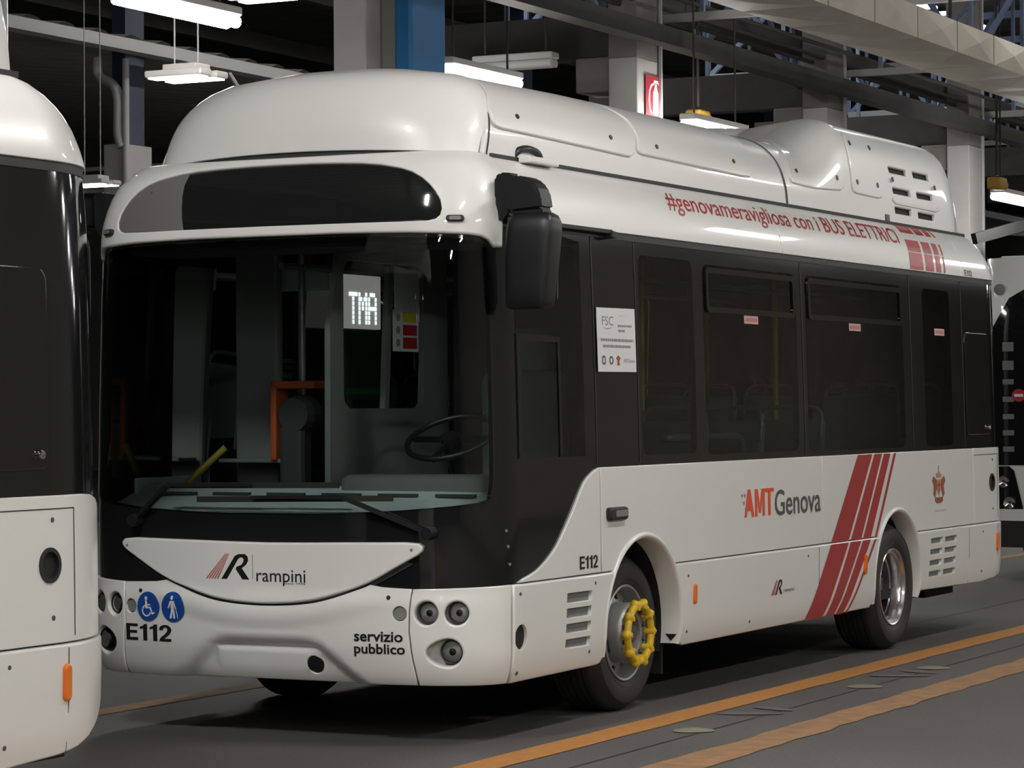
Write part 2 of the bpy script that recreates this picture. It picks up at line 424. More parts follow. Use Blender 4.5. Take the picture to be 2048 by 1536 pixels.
def join_patches(name, m, F, polys, parent=None, label=None, **kw):
    """several separate shapes of one printed mark as one part"""
    V, Fc, N = [], [], []
    for p in polys:
        me = mesh_patch(F, p, (), **kw); k = len(V)
        V += [tuple(v.co) for v in me.vertices]; Fc += [tuple(k+i for i in q.vertices) for q in me.polygons]; bpy.data.meshes.remove(me)
    me = bpy.data.meshes.new(name); me.from_pydata(V, [], Fc); me.update(); return link(name, me, m, parent, label)
def circ(u, v, r, n=24, ru=None): return [(u + (ru or r)*math.cos(2*math.pi*i/n), v + r*math.sin(2*math.pi*i/n)) for i in range(n)]
def rrect(u0, v0, u1, v1, r, n=5):
    if u0 > u1: u0, u1 = u1, u0
    r = min(r, (u1-u0)/2 - 1e-4, (v1-v0)/2 - 1e-4); out = []
    for cx, cy, a0 in ((u1-r, v0+r, -90), (u1-r, v1-r, 0), (u0+r, v1-r, 90), (u0+r, v0+r, 180)):
        for k in range(n+1):
            a = math.radians(a0 + 90*k/n); out.append((cx + r*math.cos(a), cy + r*math.sin(a)))
    return out
def rect(u0, v0, u1, v1): return [(u0, v0), (u1, v0), (u1, v1), (u0, v1)]
def mirror(p): return [(-u, v) for u, v in p][::-1]
def text(name, m, F, txt, u0, v0, u1, v1, parent=None, off=.004, bold=0., label=None, slices=4, skew=0., flip=False):
    """lettering fitted to the box u0..u1, v0..v1 (capitals' height) of a surface"""
    cu = bpy.data.curves.new('t', 'FONT'); cu.body = txt; cu.size = 1; cu.offset = bold; cu.resolution_u = 4; cu.fill_mode = 'FRONT'
    o = bpy.data.objects.new('t', cu); C.objects.link(o); bpy.context.view_layer.update()
    me = bpy.data.meshes.new_from_object(o.evaluated_get(bpy.context.evaluated_depsgraph_get())); bpy.data.objects.remove(o); bpy.data.curves.remove(cu)
    bm = bmesh.new(); bm.from_mesh(me); bpy.data.meshes.remove(me)
    x = [v.co.x for v in bm.verts]; y = [v.co.y for v in bm.verts]; x0, x1, y0, y1 = min(x), max(x), min(y), max(y)
    for k in range(1, slices):
        bmesh.ops.bisect_plane(bm, geom=bm.verts[:] + bm.edges[:] + bm.faces[:], plane_co=(0, y0 + (y1-y0)*k/slices, 0), plane_no=(0, 1, 0))
    L = abs(u1-u0); ns = int(L/.08)
    for k in range(1, ns):
        bmesh.ops.bisect_plane(bm, geom=bm.verts[:] + bm.edges[:] + bm.faces[:], plane_co=(x0 + (x1-x0)*k/ns, 0, 0), plane_no=(1, 0, 0))
    uv = np.array([(u0 + (v.co.x-x0)/(x1-x0)*(u1-u0) + skew*(v.co.y-y0)/(y1-y0), v0 + (v.co.y-y0)/(y1-y0)*(v1-v0)) for v in bm.verts])
    P = fpos(F, uv) + fnor(F, uv)*off
    for v, p in zip(bm.verts, P): v.co = p
    return obj(name, bm, m, parent, label, recalc=False)
# ================================================================== the depot hall
def struct(o): o['kind'] = 'structure'; return o
bm = nb(); q = [bm.verts.new(p) for p in ((-34, -26, 0), (16, -26, 0), (16, 75, 0), (-34, 75, 0))]; bm.faces.new(q); struct(obj('floor', bm, 'floor'))
def strip(name, m, x0, x1, y0, y1, z=.003, wob=.0, label=None, n=60):
    bm = nb(); rnd = random.Random(int(x0*100)); L = []
    for i in range(n+1):
        y = y0 + (y1-y0)*i/n; L.append((bm.verts.new((x0 + rnd.uniform(-wob, wob), y, z)), bm.verts.new((x1 + rnd.uniform(-wob, wob), y, z))))
    for (a, b), (c, d) in zip(L[:-1], L[1:]): bm.faces.new((a, b, d, c))
    o = struct(obj(name, bm, m)); tag(o, label, 'floor line'); return o
strip('floor_line', 'line', 1.255, 1.445, -20, 60, label='bright orange line painted on the floor beside the wheels', wob=.006, n=200)
strip('floor_line', 'line2', 1.985, 2.205, -20, 60, label='worn orange line on the floor farther from the bus', wob=.016, n=400)
strip('floor_line', 'line2', -1.42, -1.27, -20, 60, label='dull orange line seen under the front of the bus', wob=.008, n=200)
strip('floor_joint', 'seam', 1.700, 1.712, -20, 12, z=.002, label='thin dark joint between the two orange lines')
strip('floor_joint', 'seam', .52, .535, 7.0, 40, z=.002, label='dark joint running out from under the rear of the bus')
def blob(pts, z=.004): bm = nb(); bm.faces.new([bm.verts.new((x, y, z)) for x, y in pts]); return bm
def sole(cx, cy, l=.24, w=.065, a=25): 
    c, s = math.cos(math.radians(a)), math.sin(math.radians(a)); P = []
    for i in range(28):
        t = 2*math.pi*i/28; u = l/2*math.cos(t); v = w*math.sin(t)*(1 - .28*math.cos(t)); P.append((cx + u*c - v*s, cy + u*s + v*c))
    return P
for (cx, cy), lb in (((1.655, 1.14), 'pale oval mark on the floor nearest the front wheel'), ((1.69, 3.36), 'pale oval mark on the floor midway along the bus'), ((1.69, 4.51), 'pale oval mark on the floor level with the rear wheel')):
    o = struct(obj('floor_mark', blob(sole(cx, cy, .19, .10, 0)), 'mark')); tag(o, lb, 'floor mark')
for (cx, cy), lb in (((1.62, 1.90), 'smeared worn mark on the floor behind the nearest oval mark'), ((1.66, 4.0), 'smeared worn mark between the two far oval marks')):
    P = sole(cx, cy, .34, .06, 20); bm = blob(P); 
    bm2 = [bm.verts.new((x + .03, y + .25, .004)) for x, y in sole(cx, cy, .26, .05, -25)]; bm.faces.new(bm2)
    o = struct(obj('floor_mark', bm, 'mark2')); tag(o, lb, 'floor mark')
# walls and roof
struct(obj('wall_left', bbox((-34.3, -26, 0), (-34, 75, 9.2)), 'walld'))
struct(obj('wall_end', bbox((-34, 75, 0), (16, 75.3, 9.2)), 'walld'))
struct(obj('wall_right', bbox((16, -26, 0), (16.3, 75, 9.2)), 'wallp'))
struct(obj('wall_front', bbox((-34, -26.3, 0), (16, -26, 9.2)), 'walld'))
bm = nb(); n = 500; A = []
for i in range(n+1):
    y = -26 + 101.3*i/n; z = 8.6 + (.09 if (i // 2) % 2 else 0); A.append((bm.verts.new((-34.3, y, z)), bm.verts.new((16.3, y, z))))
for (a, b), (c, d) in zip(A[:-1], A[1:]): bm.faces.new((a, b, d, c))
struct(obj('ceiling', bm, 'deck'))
bm = nb(); n = 640; A = []
for i in range(n+1):
    y = -20 + 95*i/n; dz = .05*math.sin(2*math.pi*i/5); A.append((bm.verts.new((-14.7, y, 6.50 + dz)), bm.verts.new((-34, y, 8.3 + dz))))
for (a, b), (c, d) in zip(A[:-1], A[1:]): bm.faces.new((a, b, d, c))
o = struct(obj('side_ceiling', bm, 'deck2')); tag(o, 'corrugated roof sheeting above the pale edge beam at top left', 'roof')
for (a, b), lb in ((((-13.0, 20, 5.9), (-12.2, 20.2, 4.6)), 'pale slanting rod left of the pipe column'), (((-10.5, 18, 4.6), (-10.1, 18.2, 5.6)), 'pale slanting rod under the hanging LED lamp')):
    bm = nb(); beam(bm, a, b, .03, n=6); o = struct(obj('brace_rod', bm, 'palesteel')); tag(o, lb, 'rod')
for k, z in enumerate((4.55, 4.9, 5.35)):
    bm = nb(); beam(bm, (-34, 24 + k, z), (-7, 24 + k, z + .05), .035, n=8); o = struct(obj('cross_pipe', bm, 'palesteel')); tag(o, 'thin pale pipe crossing the hall behind the columns', 'pipe', 'pale pipes crossing behind the columns')
# skylight strip glimpsed beyond the duct
for k in range(3):
    o = struct(obj('window_%d' % (20+k), bbox((-8.6, 27.5 + k*3.0, 7.98), (-7.6, 29.9 + k*3.0, 8.02)), 'daypane'))
for k in range(4):
    o = struct(obj('window_%d' % (24+k), bbox((-17.5 + k*2.6, 74.90, 4.6), (-15.2 + k*2.6, 74.98, 6.6)), 'daypane'))
CY = [5.5 + 6.05*k for k in range(-4, 12)]
# columns beside the lane
wherec = {0: 'pale concrete column at the left edge above the leading bus', 1: 'pale concrete column carrying the blue box', 2: 'pale concrete column carrying the red extinguisher sign', 3: 'concrete column rising behind the hump of the roof cover', 4: 'concrete column standing behind the rear end of the bus roof'}
for k, y in enumerate(CY):
    if y < 4: continue
    c = empty('concrete_column', (-6.24, y, 0)); struct(c); i = k - 4
    tag(c, wherec.get(i, 'concrete column far down the row behind the buses'), 'column', 'concrete columns in the row behind the bus' if i > 4 else None)
    hi = 5.42 if i > 1 else 8.6
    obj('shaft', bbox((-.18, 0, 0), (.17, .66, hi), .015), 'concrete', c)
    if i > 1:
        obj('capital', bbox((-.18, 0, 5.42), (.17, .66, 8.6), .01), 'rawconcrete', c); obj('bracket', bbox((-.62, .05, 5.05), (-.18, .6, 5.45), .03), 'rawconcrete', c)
    bm = nb(); beam(bm, (.19, .60, 0), (.19, .60, 8.4), .03, n=8); obj('conduit', bm, 'palesteel', c)
for k, y in enumerate((8.7, 20.75, 32.8, 44.8)):
    c = empty('concrete_column', (-15.35, y, 0)); struct(c); tag(c, 'pale concrete column with bent pipe, between the two buses' if k == 1 else 'concrete column in the far row', 'column', None if k == 1 else 'columns in the far row')
    obj('shaft', bbox((-.18, 0, 0), (.17, .66, 5.15), .015), 'concrete', c); obj('steel_head', bbox((-.10, .1, 5.15), (.12, .55, 8.6)), 'bluedark', c)
    bm = nb(); tube(bm, curve_pts([(-.25, -.05, 6.35), (-.22, -.05, 6.1), (.02, -.05, 5.95), (.10, -.05, 5.75), (.10, -.05, 5.3), (.16, -.05, 5.1)], 8), .07, 12); obj('downpipe', bm, 'palesteel', c, smooth=True)
    bm = nb(); beam(bm, (.22, -.04, 0), (.22, -.04, 6.3), .05, n=10); obj('riser', bm, 'palesteel', c, smooth=40)
# crossing girders, runway beams and roof trusses
for k, y in enumerate(CY):
    if y < 13: continue
    o = struct(obj('crane_girder', bbox((-9.6, y+.15, 5.46), (-6.42, y+.45, 5.95)), 'darksteel')); tag(o, 'dark girder crossing the hall to the column row', 'girder', 'dark cross girders on the columns')
for x, z0, z1, lb in ((-6.0, 5.60, 5.80, 'dark runway beam along the column heads above the bus'), (-6.55, 6.18, 6.32, 'second dark beam running above the column heads'), (-14.6, 6.28, 6.44, 'pale edge beam below the corrugated deck at top left')):
    o = struct(obj('runway_beam', bbox((x-.12, -20, z0), (x+.12, 74, z1)), 'darksteel' if x > -10 else 'palesteel')); tag(o, lb, 'beam')
for k, x in enumerate((-6.28, -6.12, -5.82)):
    bm = nb(); beam(bm, (x, -20, 6.02 + .05*k), (x, 74, 6.02 + .05*k), .028, n=8); o = struct(obj('service_pipe', bm, 'darksteel', smooth=40)); tag(o, 'thin service pipe along the runway beam', 'pipe', 'service pipes along the beam')
def truss(y, zb=5.95, zt=7.9, x0=-9.4, x1=15.5, step=1.25):
    t = empty('roof_truss', (0, y, 0)); struct(t); tag(t, 'blue grey steel lattice truss under the roof', 'truss', 'steel trusses under the roof')
    bm = nb(); beam(bm, (x0, 0, zb), (x1, 0, zb), .09, .09); obj('bottom_chord', bm, 'palesteel', t)
    bm = nb(); beam(bm, (x0, 0, zt), (x1, 0, zt), .11, .11); obj('top_chord', bm, 'bluesteel', t)
    bm = nb(); n = int((x1-x0)/step)
    for i in range(n):
        a = x0 + i*step; 
        beam(bm, (a, 0, zb), (a, 0, zt), .05)
        if i % 2: beam(bm, (a, 0, zt), (a+step, 0, zb), .065)
        else: beam(bm, (a, 0, zb), (a+step, 0, zt), .065)
    obj('lattice', bm, 'bluesteel', t); return t
for k, y in enumerate(CY):
    if 13 < y < 74: truss(y + .9)
    if 16 < y < 60: 
        t = truss(y + 3.9, 6.4, 7.9, step=1.6)
# lengthwise lattice girders in the column row
def lattice_y(x, z0, z1, y0, y1, step, lb, m='bluesteel'):
    t = empty('lattice_girder', (x, 0, 0)); struct(t); tag(t, lb, 'girder')
    bm = nb(); beam(bm, (0, y0, z0), (0, y1, z0), .08); obj('bottom_chord', bm, 'darksteel', t); bm = nb(); beam(bm, (0, y0, z1), (0, y1, z1), .08); obj('top_chord', bm, 'darksteel', t)
    bm = nb(); n = int((y1-y0)/step)
    for i in range(n):
        a = y0 + i*step; beam(bm, (0, a, z0), (0, a, z1), .04)
        beam(bm, (0, a, z0 if i % 2 else z1), (0, a+step, z1 if i % 2 else z0), .05)
    obj('lattice', bm, m, t)
lattice_y(-6.9, 5.98, 7.2, 8, 70, 1.5, 'long lattice girder just behind the column row')
for k in range(9):
    o = struct(obj('roof_purlin', bbox((-33 + k*4.0, -26, 8.2), (-32.85 + k*4.0, 75, 8.5)), 'darksteel')); tag(o, 'dark purlin under the roof deck', 'beam', 'dark purlins under the roof')
# air duct
du = empty('air_duct', (0, 0, 0)); tag(du, 'long pale beige sheet metal air duct at upper right', 'duct')
for i in range(34):
    y = 2 + i*1.28; bm = nb()
    v = [bm.verts.new(p) for p in ((-3.12, y, 5.2), (-2.27, y, 5.2), (-2.27, y, 5.52), (-3.12, y, 5.52), (-3.12, y+1.245, 5.2), (-2.27, y+1.245, 5.2), (-2.27, y+1.245, 5.52), (-3.12, y+1.245, 5.52))]
    mb = bm.verts.new((-2.70, y+.63, 5.165)); ms = bm.verts.new((-2.235, y+.63, 5.36)); ml = bm.verts.new((-3.155, y+.63, 5.36))
    for a, b in ((0, 1), (1, 5), (5, 4), (4, 0)): bm.faces.new((v[a], v[b], mb))
    for a, b in ((1, 2), (2, 6), (6, 5), (5, 1)): bm.faces.new((v[a], v[b], ms))
    for a, b in ((0, 3), (3, 7), (7, 4), (4, 0)): bm.faces.new((v[a], v[b], ml))
    bm.faces.new((v[3], v[2], v[6], v[7])); bm.faces.new((v[0], v[1], v[2], v[3])); bm.faces.new((v[4], v[5], v[6], v[7]))
    obj('duct_section', bm, 'duct', du)
    if i % 4 == 0:
        bm = nb(); beam(bm, (-3.05, y, 5.5), (-3.05, y, 8.6), .02, n=6); beam(bm, (-2.35, y, 5.5), (-2.35, y, 8.6), .02, n=6); obj('hanger_rod', bm, 'darksteel', du)
# ------------------------------------------------------------------ lamps
def tube_light(x, y, z, label, group=None, along='y', lit='column', L=1.6, hang=None):
    t = empty('fluorescent_light', (x, y, z), 0 if along == 'y' else math.pi/2); tag(t, label, 'lamp', group)
    bm = nb(); box(bm, (-.10, -L/2, .034), (.10, L/2, .11), .015); obj('housing', bm, 'fixture', t)
    for sx in (-.048, .048):
        bm = nb(); beam(bm, (sx, -L/2+.02, -.012), (sx, L/2-.02, -.012), .050, n=12); obj('tube', bm, 'tube_' + lit if lit else 'fixture', t, smooth=50)
    for sy_ in (-L*.38, L*.38):
        bm = nb(); beam(bm, (0, sy_, .11), (0, sy_, (hang or 8.6) - z), .012, n=6); obj('suspension_rod', bm, 'darksteel', t)
    return t
names = ['lit fluorescent light at top left above the gap between the buses', 'lit fluorescent light showing just above the tall front fairing of the bus roof', 'lit fluorescent light above the bus roof left of the hump', 'lit fluorescent light at the right edge beyond the bus', None]
for k, (y, lb) in enumerate(((7.75, names[0]), (12.95, names[1]), (18.72, names[2]), (28.05, names[3]), (36, None), (42, None))):
    tube_light({1: -6.6, 3: -4.9}.get(k, -5.6), {1: 14.85}.get(k, y), {0: 4.68, 1: 4.95, 2: 4.68}.get(k, 4.45), lb or 'lit fluorescent light far down the column row', None if lb else 'far lights in the column row', hang=6.17 if k == 1 else None)
for x, y, z, g in ROWS: tube_light(x, y, z, 'lit fluorescent light of the rows over the aisle beside the bus', 'aisle lights', lit=g)
tube_light(-7.25, 16.93, 5.33, 'unlit white fluorescent batten crossing above the bus roof', along='x', lit=None, L=1.0)
def led_lamp(x, y, z, lb):
    t = empty('led_lamp', (x, y, z)); tag(t, lb, 'lamp')
    obj('gear_tray', bbox((-.17, -.12, .06), (.17, .12, .12), .01), 'fixture', t)
    for s in (-1, 1):
        bm = nb(); box(bm, (-.29, s*.13 - .09, 0), (.29, s*.13 + .09, .06), .015); h = obj('lamp_head', bm, 'fixture', t); bm = nb(); box(bm, (-.26, s*.13 - .07, -.012), (.26, s*.13 + .07, .002)); obj('diffuser', bm, 'led_lamp', h)
    for s in (-.12, .12):
        bm = nb(); beam(bm, (s, 0, .12), (s, 0, 8.6 - z), .007, n=6); obj('hanging_wire', bm, 'palesteel', t)
led_lamp(-6.62, 9.40, 4.36, 'white double LED lamp hanging on two wires left of the bus roof')
led_lamp(-6.15, 9.85, 5.08, 'white double LED lamp cut off by the top edge')
led_lamp(-13.75, 18.0, 4.33, 'small lit lamp seen low beside the pipe column')
for x, y in ((-10.5, 10), (-10.5, 21), (-10.5, 27), (-1.5, 19), (-1.5, 31), (-3, 44)): tube_light(x, y, 8.0, 'lit fluorescent light high under the roof deck', 'high roof lights', lit='high')  # lamps added out of view to brighten columns and roof steel
# blue and grey boxes on the column
bb = empty('switch_box', (-6.07, 12.02, 4.55)); tag(bb, 'blue and grey plastic switch box on the concrete column', 'box')
obj('back_box', bbox((.0, -.20, .05), (.16, .42, .85), .02), 'greybox', bb); obj('cover', bbox((.16, -.22, .0), (.34, .46, .88), .03), 'bluebox', bb)
# fire extinguisher sign
sg = empty('extinguisher_sign', (-6.055, 17.60, 4.74)); tag(sg, 'red fire extinguisher sign on the concrete column', 'sign')
side = lambda u, v: np.stack([0*u, u, v], -1)
patch('sign_plate', 'signred', side, rrect(0.20, .02, .66, .50, .02), (), sg, off=.004, thick=.006, step=.3)
bm = None
join_patches('extinguisher_symbol', 'paleink', side, [rrect(.40, .06, .545, .335, .03), [(.42, .34), (.525, .34), (.50, .385), (.50, .41), (.445, .41), (.445, .385)], [(.43, .42), (.53, .42), (.56, .40), (.565, .415), (.53, .455), (.42, .455)], [(.43, .43), (.34, .40), (.29, .33), (.275, .22), (.30, .10), (.36, .065), (.37, .08), (.325, .12), (.31, .22), (.32, .32), (.36, .375), (.43, .405)]], sg, off=.006, thick=.001, step=.3)
# hoists
for (x, y, z), lb in (((-6.27, 19.8, 4.86), 'yellow hoist block above the bus roof'), ((-4.6, 26.3, 4.45), 'yellow hoist at the right edge beside the far column')):
    h = empty('chain_hoist', (x, y, z)); tag(h, lb, 'hoist'); obj('motor_box', bbox((-.10, -.17, 0), (.10, .17, .17), .03), 'hoist', h, smooth=45)
    bm = nb(); lathe(bm, [(.06, -.1), (.07, -.08), (.07, .08), (.06, .1)], (.0, .22, .08), 18, 'y'); obj('drum', bm, 'hoist', h, smooth=45); bm = nb(); beam(bm, (0, 0, .2), (0, 0, 8.6 - z), .02, n=8); obj('hook_bar', bm, 'darksteel', h)
# braces from the far column
bm = nb(); beam(bm, (-5.75, 28.9, 3.95), (-4.4, 30.2, 4.45), .16); o = struct(obj('wall_bracket', bm, 'rubber')); tag(o, 'dark diagonal bracket on the far column', 'bracket')

# ================================================================== the bus behind
def second_bus(x, y):
    b = empty('queue_bus', (x, y, 0)); tag(b, 'white bus waiting behind at the right edge, black windscreen and headlamps', 'bus')
    H = 2.78; Wd = 2.3
    def sk(u, v):
        u = np.asarray(u, float); v = np.asarray(v, float); hw = Wd/2 - np.clip((v-2.2)/.6, 0, 1)**2*.12; xr = np.clip(np.abs(u)/1.0, 0, 1); s = np.sign(u)
        X = s*hw*xr; Y = .22*(1 - np.sqrt(np.clip(1 - (np.abs(X)/hw)**4, 0, 1))) + np.clip(np.abs(u) - 1, 0, None) + np.clip((v-2.0)/.8, 0, 1)**2*.18
        return np.stack([X + hw, Y, v + 0*u], -1)
    patch('body_shell', 'white', sk, [(-5, .34), (5, .34), (5, H), (-5, H)], (), b, off=0, thick=.03, step=.15)
    obj('roof', bbox((.15, .30, H-.05), (2.15, 4.5, H+.02), .02), 'white', b)
    wsq = [(-.93, .98), (.93, .98), (.97, 1.4), (.88, 2.15), (.74, 2.42), (.5, 2.56), (-.5, 2.56), (-.74, 2.42), (-.88, 2.15), (-.97, 1.4)]
    patch('windscreen', 'black', sk, wsq, (), b, off=.008, thick=.01, step=.1)
    for i, z in enumerate((2.02, 1.86, 1.70, 1.55, 1.40, 1.26, 1.12)): patch('inner_step', 'grey', sk, rect(-.785, z-.025 if i > 1 else z-.06, -.695, z+.02), (), b, off=.012, thick=.002, step=.1)
    patch('no_entry_sticker', 'warnred', sk, circ(-.655, 1.58, .055, 20), (), b, off=.013, thick=.002, step=.1); patch('sticker_bar', 'paleink', sk, rect(-.69, 1.568, -.62, 1.592), (), b, off=.0155, thick=.001, step=.1)
    for s in (-1, 1):
        pl = [(s*.97, .96), (s*.74, .97), (s*.70, .93), (s*.63, .61), (s*.64, .575), (s*.97, .575)]; patch('lamp_cluster', 'black', sk, pl, (), b, off=.008, thick=.01, step=.06)
        for u, v in ((.785, .835), (.735, .655)):
            p = sk(np.array(s*u), np.array(v)); bm = nb(); lathe(bm, [(.055, .0), (.050, -.03), (.034, -.022), (.016, -.012), (.001, -.015)], p, 24, 'y'); obj('headlamp', bm, 'chrome', b, smooth=40)
        p = sk(np.array(s*.82), np.array(2.50)); bm = nb(); lathe(bm, [(.05, .0), (.048, -.03), (.001, -.035)], p, 20, 'y'); obj('marker_lamp', bm, 'lampgrey', b, smooth=40)
    patch('bumper_strip', 'white', sk, rect(-1.0, .50, 1.0, .60), (), b, off=.02, thick=.02, step=.08); patch('lower_bumper', 'rubber', sk, rect(-1.3, .27, 1.3, .50), (), b, off=.015, thick=.03, step=.08)
    for s in (.18, 2.12):
        bm = nb(); lathe(bm, [(.42, -.1), (.44, -.08), (.44, .08), (.42, .1)], (s, 1.5, .44), 32, close=False); obj('tyre', bm, 'tyre', b, smooth=40)
    bm = nb(); tube(bm, curve_pts([(-.02, .1, 2.3), (-.05, -.1, 2.35), (-.05, -.15, 2.1)], 6), .02, 8); 
    bm.free()
second_bus(-.62, 12.6)
# ================================================================== the electric bus
SE = SR + S1                     # skin coordinate of the middle of the rear
def build_bus():
    bus = empty('city_bus'); bus_label = 'white electric single-decker bus in the middle with black windscreen and yellow wheel ring'
    tag(bus, bus_label, 'bus', 'matching white electric buses in one lane')
    B = body
    sy = s_of_y
    P = lambda *a, **k: patch(*a, parent=bus, **k)
    def arc(yc, zc, r, a0, a1, n=26): return [(sy(yc) + r*math.cos(math.radians(a0 + (a1-a0)*i/n)), zc + r*math.sin(math.radians(a0 + (a1-a0)*i/n))) for i in range(n+1)]
    AF, AR = (1.78, .41, .455), (5.555, .43, .428)
    # ---- windows (clear openings in the black skin)
    win = {'driver': [(1.30, 1.27), (2.00, 1.27), (2.00, 2.28), (1.78, 2.30), (1.30, 2.27)],
           'a': rrect(2.67, 1.26, 3.34, 2.25, .05), 'b': rrect(3.47, 1.25, 4.80, 2.24, .06), 'c': rrect(4.95, 1.24, 6.62, 2.24, .06), 'd': rrect(7.02, 1.24, 7.56, 2.24, .05)}
    ws = [(0, 1.024), (.18, 1.024), (.45, 1.032), (.69, 1.045), (.92, 1.063), (1.05, 1.078), (1.105, 1.092), (1.120, 1.178), (1.120, 1.75), (1.120, 2.07), (1.111, 2.213), (1.085, 2.237), (1.0, 2.252), (.9, 2.262), (.4, 2.275), (0, 2.277)]
    ws_full = ws + [(-u, v) for u, v in ws[-2:0:-1]]
    far = [mirror(rrect(1.75, .42, 3.0, 2.22, .05)), mirror(rrect(3.47, 1.25, 4.80, 2.24, .06)), mirror(rrect(4.95, .5, 6.35, 2.24, .06)), mirror(rrect(6.9, 1.24, 7.6, 2.24, .05))]
    def body_outline(z0, z1, s1):
        def arch(A):
            t = math.degrees(math.asin((z0 - A[1]) / A[2])); return arc(*A, 180 - t, t)[:: 1]
        return [(-s1, z0)] + [(-u, v) for u, v in (arch(AF)+arch(AR))[::-1]] + [(-1.17, z0), (-1.17, .675), (1.17, .675), (1.17, z0)] + arch(AF) + arch(AR) + [(s1, z0), (s1, z1), (-s1, z1)]
    holes = [ws_full] + [win[k] for k in win] + far
    patch('body_skin', 'black', B, body_outline(.37, 2.655, SE - .002), holes, bus, 'gloss black body skin round the windows', off=0, thick=.035, step=.06)
    n = 90; S = np.linspace(-SE+.002, SE-.002, 2*n); bm = nb()
    bm.faces.new([bm.verts.new(p) for p in fpos(B, np.stack([S, 0*S + 2.655], 1))]); bmesh.ops.triangulate(bm, faces=bm.faces[:])
    obj('roof_panel', bm, 'white', bus)
    # glazing
    patch('windscreen', 'screen', B, [(u*1.004, v) for u, v in ws_full], (), bus, 'wide one-piece windscreen', off=.007, thick=0, step=.05)
    for k, w in win.items(): patch('side_window', 'glass', B, w, (), bus, off=.001, thick=0, step=.1)
    for w in far: patch('side_window', 'glass', B, w, (), bus, off=.001, thick=0, step=.12)
    for s in (2.125, 2.62, 4.885, 6.76, 7.80): patch('window_joint', 'rubber', B, rect(s-.004, 1.225, s+.004, 2.335), (), bus, off=.003, thick=.003, step=.2)
    patch('window_seal', 'rubber', B, rect(1.22, 2.312, 8.9, 2.347), (), bus, off=.004, thick=.003, step=.1)  # matte strip added over the gloss skin to stop a lamp highlight
    # hopper frame of the second window, blinds and hatch
    patch('hopper_frame', 'black', B, rrect(3.50, 1.99, 4.77, 2.225, .03), [rrect(3.53, 2.02, 4.74, 2.195, .02)], bus, off=.010, thick=.012, step=.1)
    patch('hopper_frame', 'black', B, rrect(4.98, 1.99, 6.59, 2.225, .03), [rrect(5.01, 2.02, 6.56, 2.195, .02)], bus, off=.010, thick=.012, step=.1)
    hatch = patch('rear_hatch', 'black', B, rrect(7.84, 1.30, 8.36, 1.98, .05), (), bus, off=.008, thick=.008, step=.07, bev=.006)
    k = nb(); p = B(8.293, 1.35); lathe(k, [(.001, .03), (.014, .028), (.017, .018), (.012, .0)], (p[0]-.002, p[1], p[2]), 20); obj('latch_knob', k, 'chrome', hatch, smooth=40)
    for z in (1.93,):
        pass
    # drivers window: sliding frame
    patch('sliding_frame', 'black', B, [(1.30, 1.27), (1.335, 1.27), (1.335, 1.80), (1.72, 1.80), (1.72, 1.27), (1.745, 1.27), (1.745, 1.825), (1.30, 1.835)], (), bus, off=.006, thick=.008, step=.1)
    # ---- white panels, near side and their mirrored pairs
    def arch_pt(A, z): return sy(A[0]) - math.sqrt(A[2]**2 - (z-A[1])**2), sy(A[0]) + math.sqrt(A[2]**2 - (z-A[1])**2)
    RF, RR = (AF[0], AF[1], AF[2]+.012), (AR[0], AR[1], AR[2]+.012)
    ZT, ZB = 1.212, .7135
    f0, f1 = arch_pt(RF, ZB); r0, r1 = arch_pt(RR, ZB)
    tF = math.degrees(math.asin((ZB-RF[1])/RF[2])); tR = math.degrees(math.asin((ZB-RR[1])/RR[2]))
    sw = [(2.131, ZT), (2.090, 1.203), (2.047, 1.188), (2.00, 1.168), (1.963, 1.145), (1.92, 1.105), (1.878, 1.062), (1.82, 1.003), (1.767, .953), (1.71, .902), (1.659, .861), (1.60, .825), (1.553, .800), (1.50, .777), (1.450, .759), (1.38, .742), (1.323, .731), (1.26, ZB)]
    p_swoosh = sw[::-1] and [(2.131, ZB)] + sw
    p_side = [(2.143, ZB)] + ([(f0, ZB)] if f0 > 2.15 else []) + arc(*RF, 180 - tF, tF) + [(5.108, ZB), (5.108, ZT), (2.143, ZT)]
    p_side2 = [(5.118, ZB)] + arc(*RR, 180 - tR, tR) + [(7.93, ZB), (7.93, ZT), (5.118, ZT)]
    p_rear = [(7.94, ZB), (9.4, ZB), (9.4, 1.03), (9.1, 1.07), (8.95, 1.115), (8.85, 1.16), (8.75, 1.193), (8.66, ZT-.004), (8.56, ZT), (7.94, ZT)]
    def lower(A, z0, z1, left, s_other, R=.05):
        t0 = math.degrees(math.asin((z0-A[1])/A[2])); t1 = math.degrees(math.asin((z1-A[1])/A[2]))
        return arc(*A, 180-t1, 180-t0) if left else arc(*A, t0, t1)
    zb, zt = .272, .708
    p_sk1 = [(1.222, zb), (2.03, zb+.004), (2.10, .300)] + lower(RF, .30, zt, True, 0)[::-1] + [(1.213, zt)]
    p_sk1 = [(1.222, zb), (2.12, zb+.006), (2.155, .284)] + lower(RF, .31, zt, True, 0)[::-1] + [(1.213, zt)]
    p_sk2 = lower(RF, .31, zt, False, 0)[::-1] + [(sy(AF[0])+.50, .292)] + [(5.93, .296)] + lower(RR, .34, zt, True, 0)[::-1]
    p_sk3 = [(sy(AR[0])+.46, .325), (8.10, .318), (8.6, .34), (9.0, .36), (9.0, zt)] + lower(RR, .34, zt, False, 0)[::-1]
    p_sk3 = lower(RR, .34, zt, False, 0)[::-1] + [(8.10, .322), (8.40, .337), (8.52, .352), (8.62, .378), (8.72, .42), (8.82, .48), (8.95, .53), (9.4, .55), (9.4, zt)]
    cap_hole = circ(8.337, .978, .058)
    oval = circ(1.278, .471, .057, ru=.053)
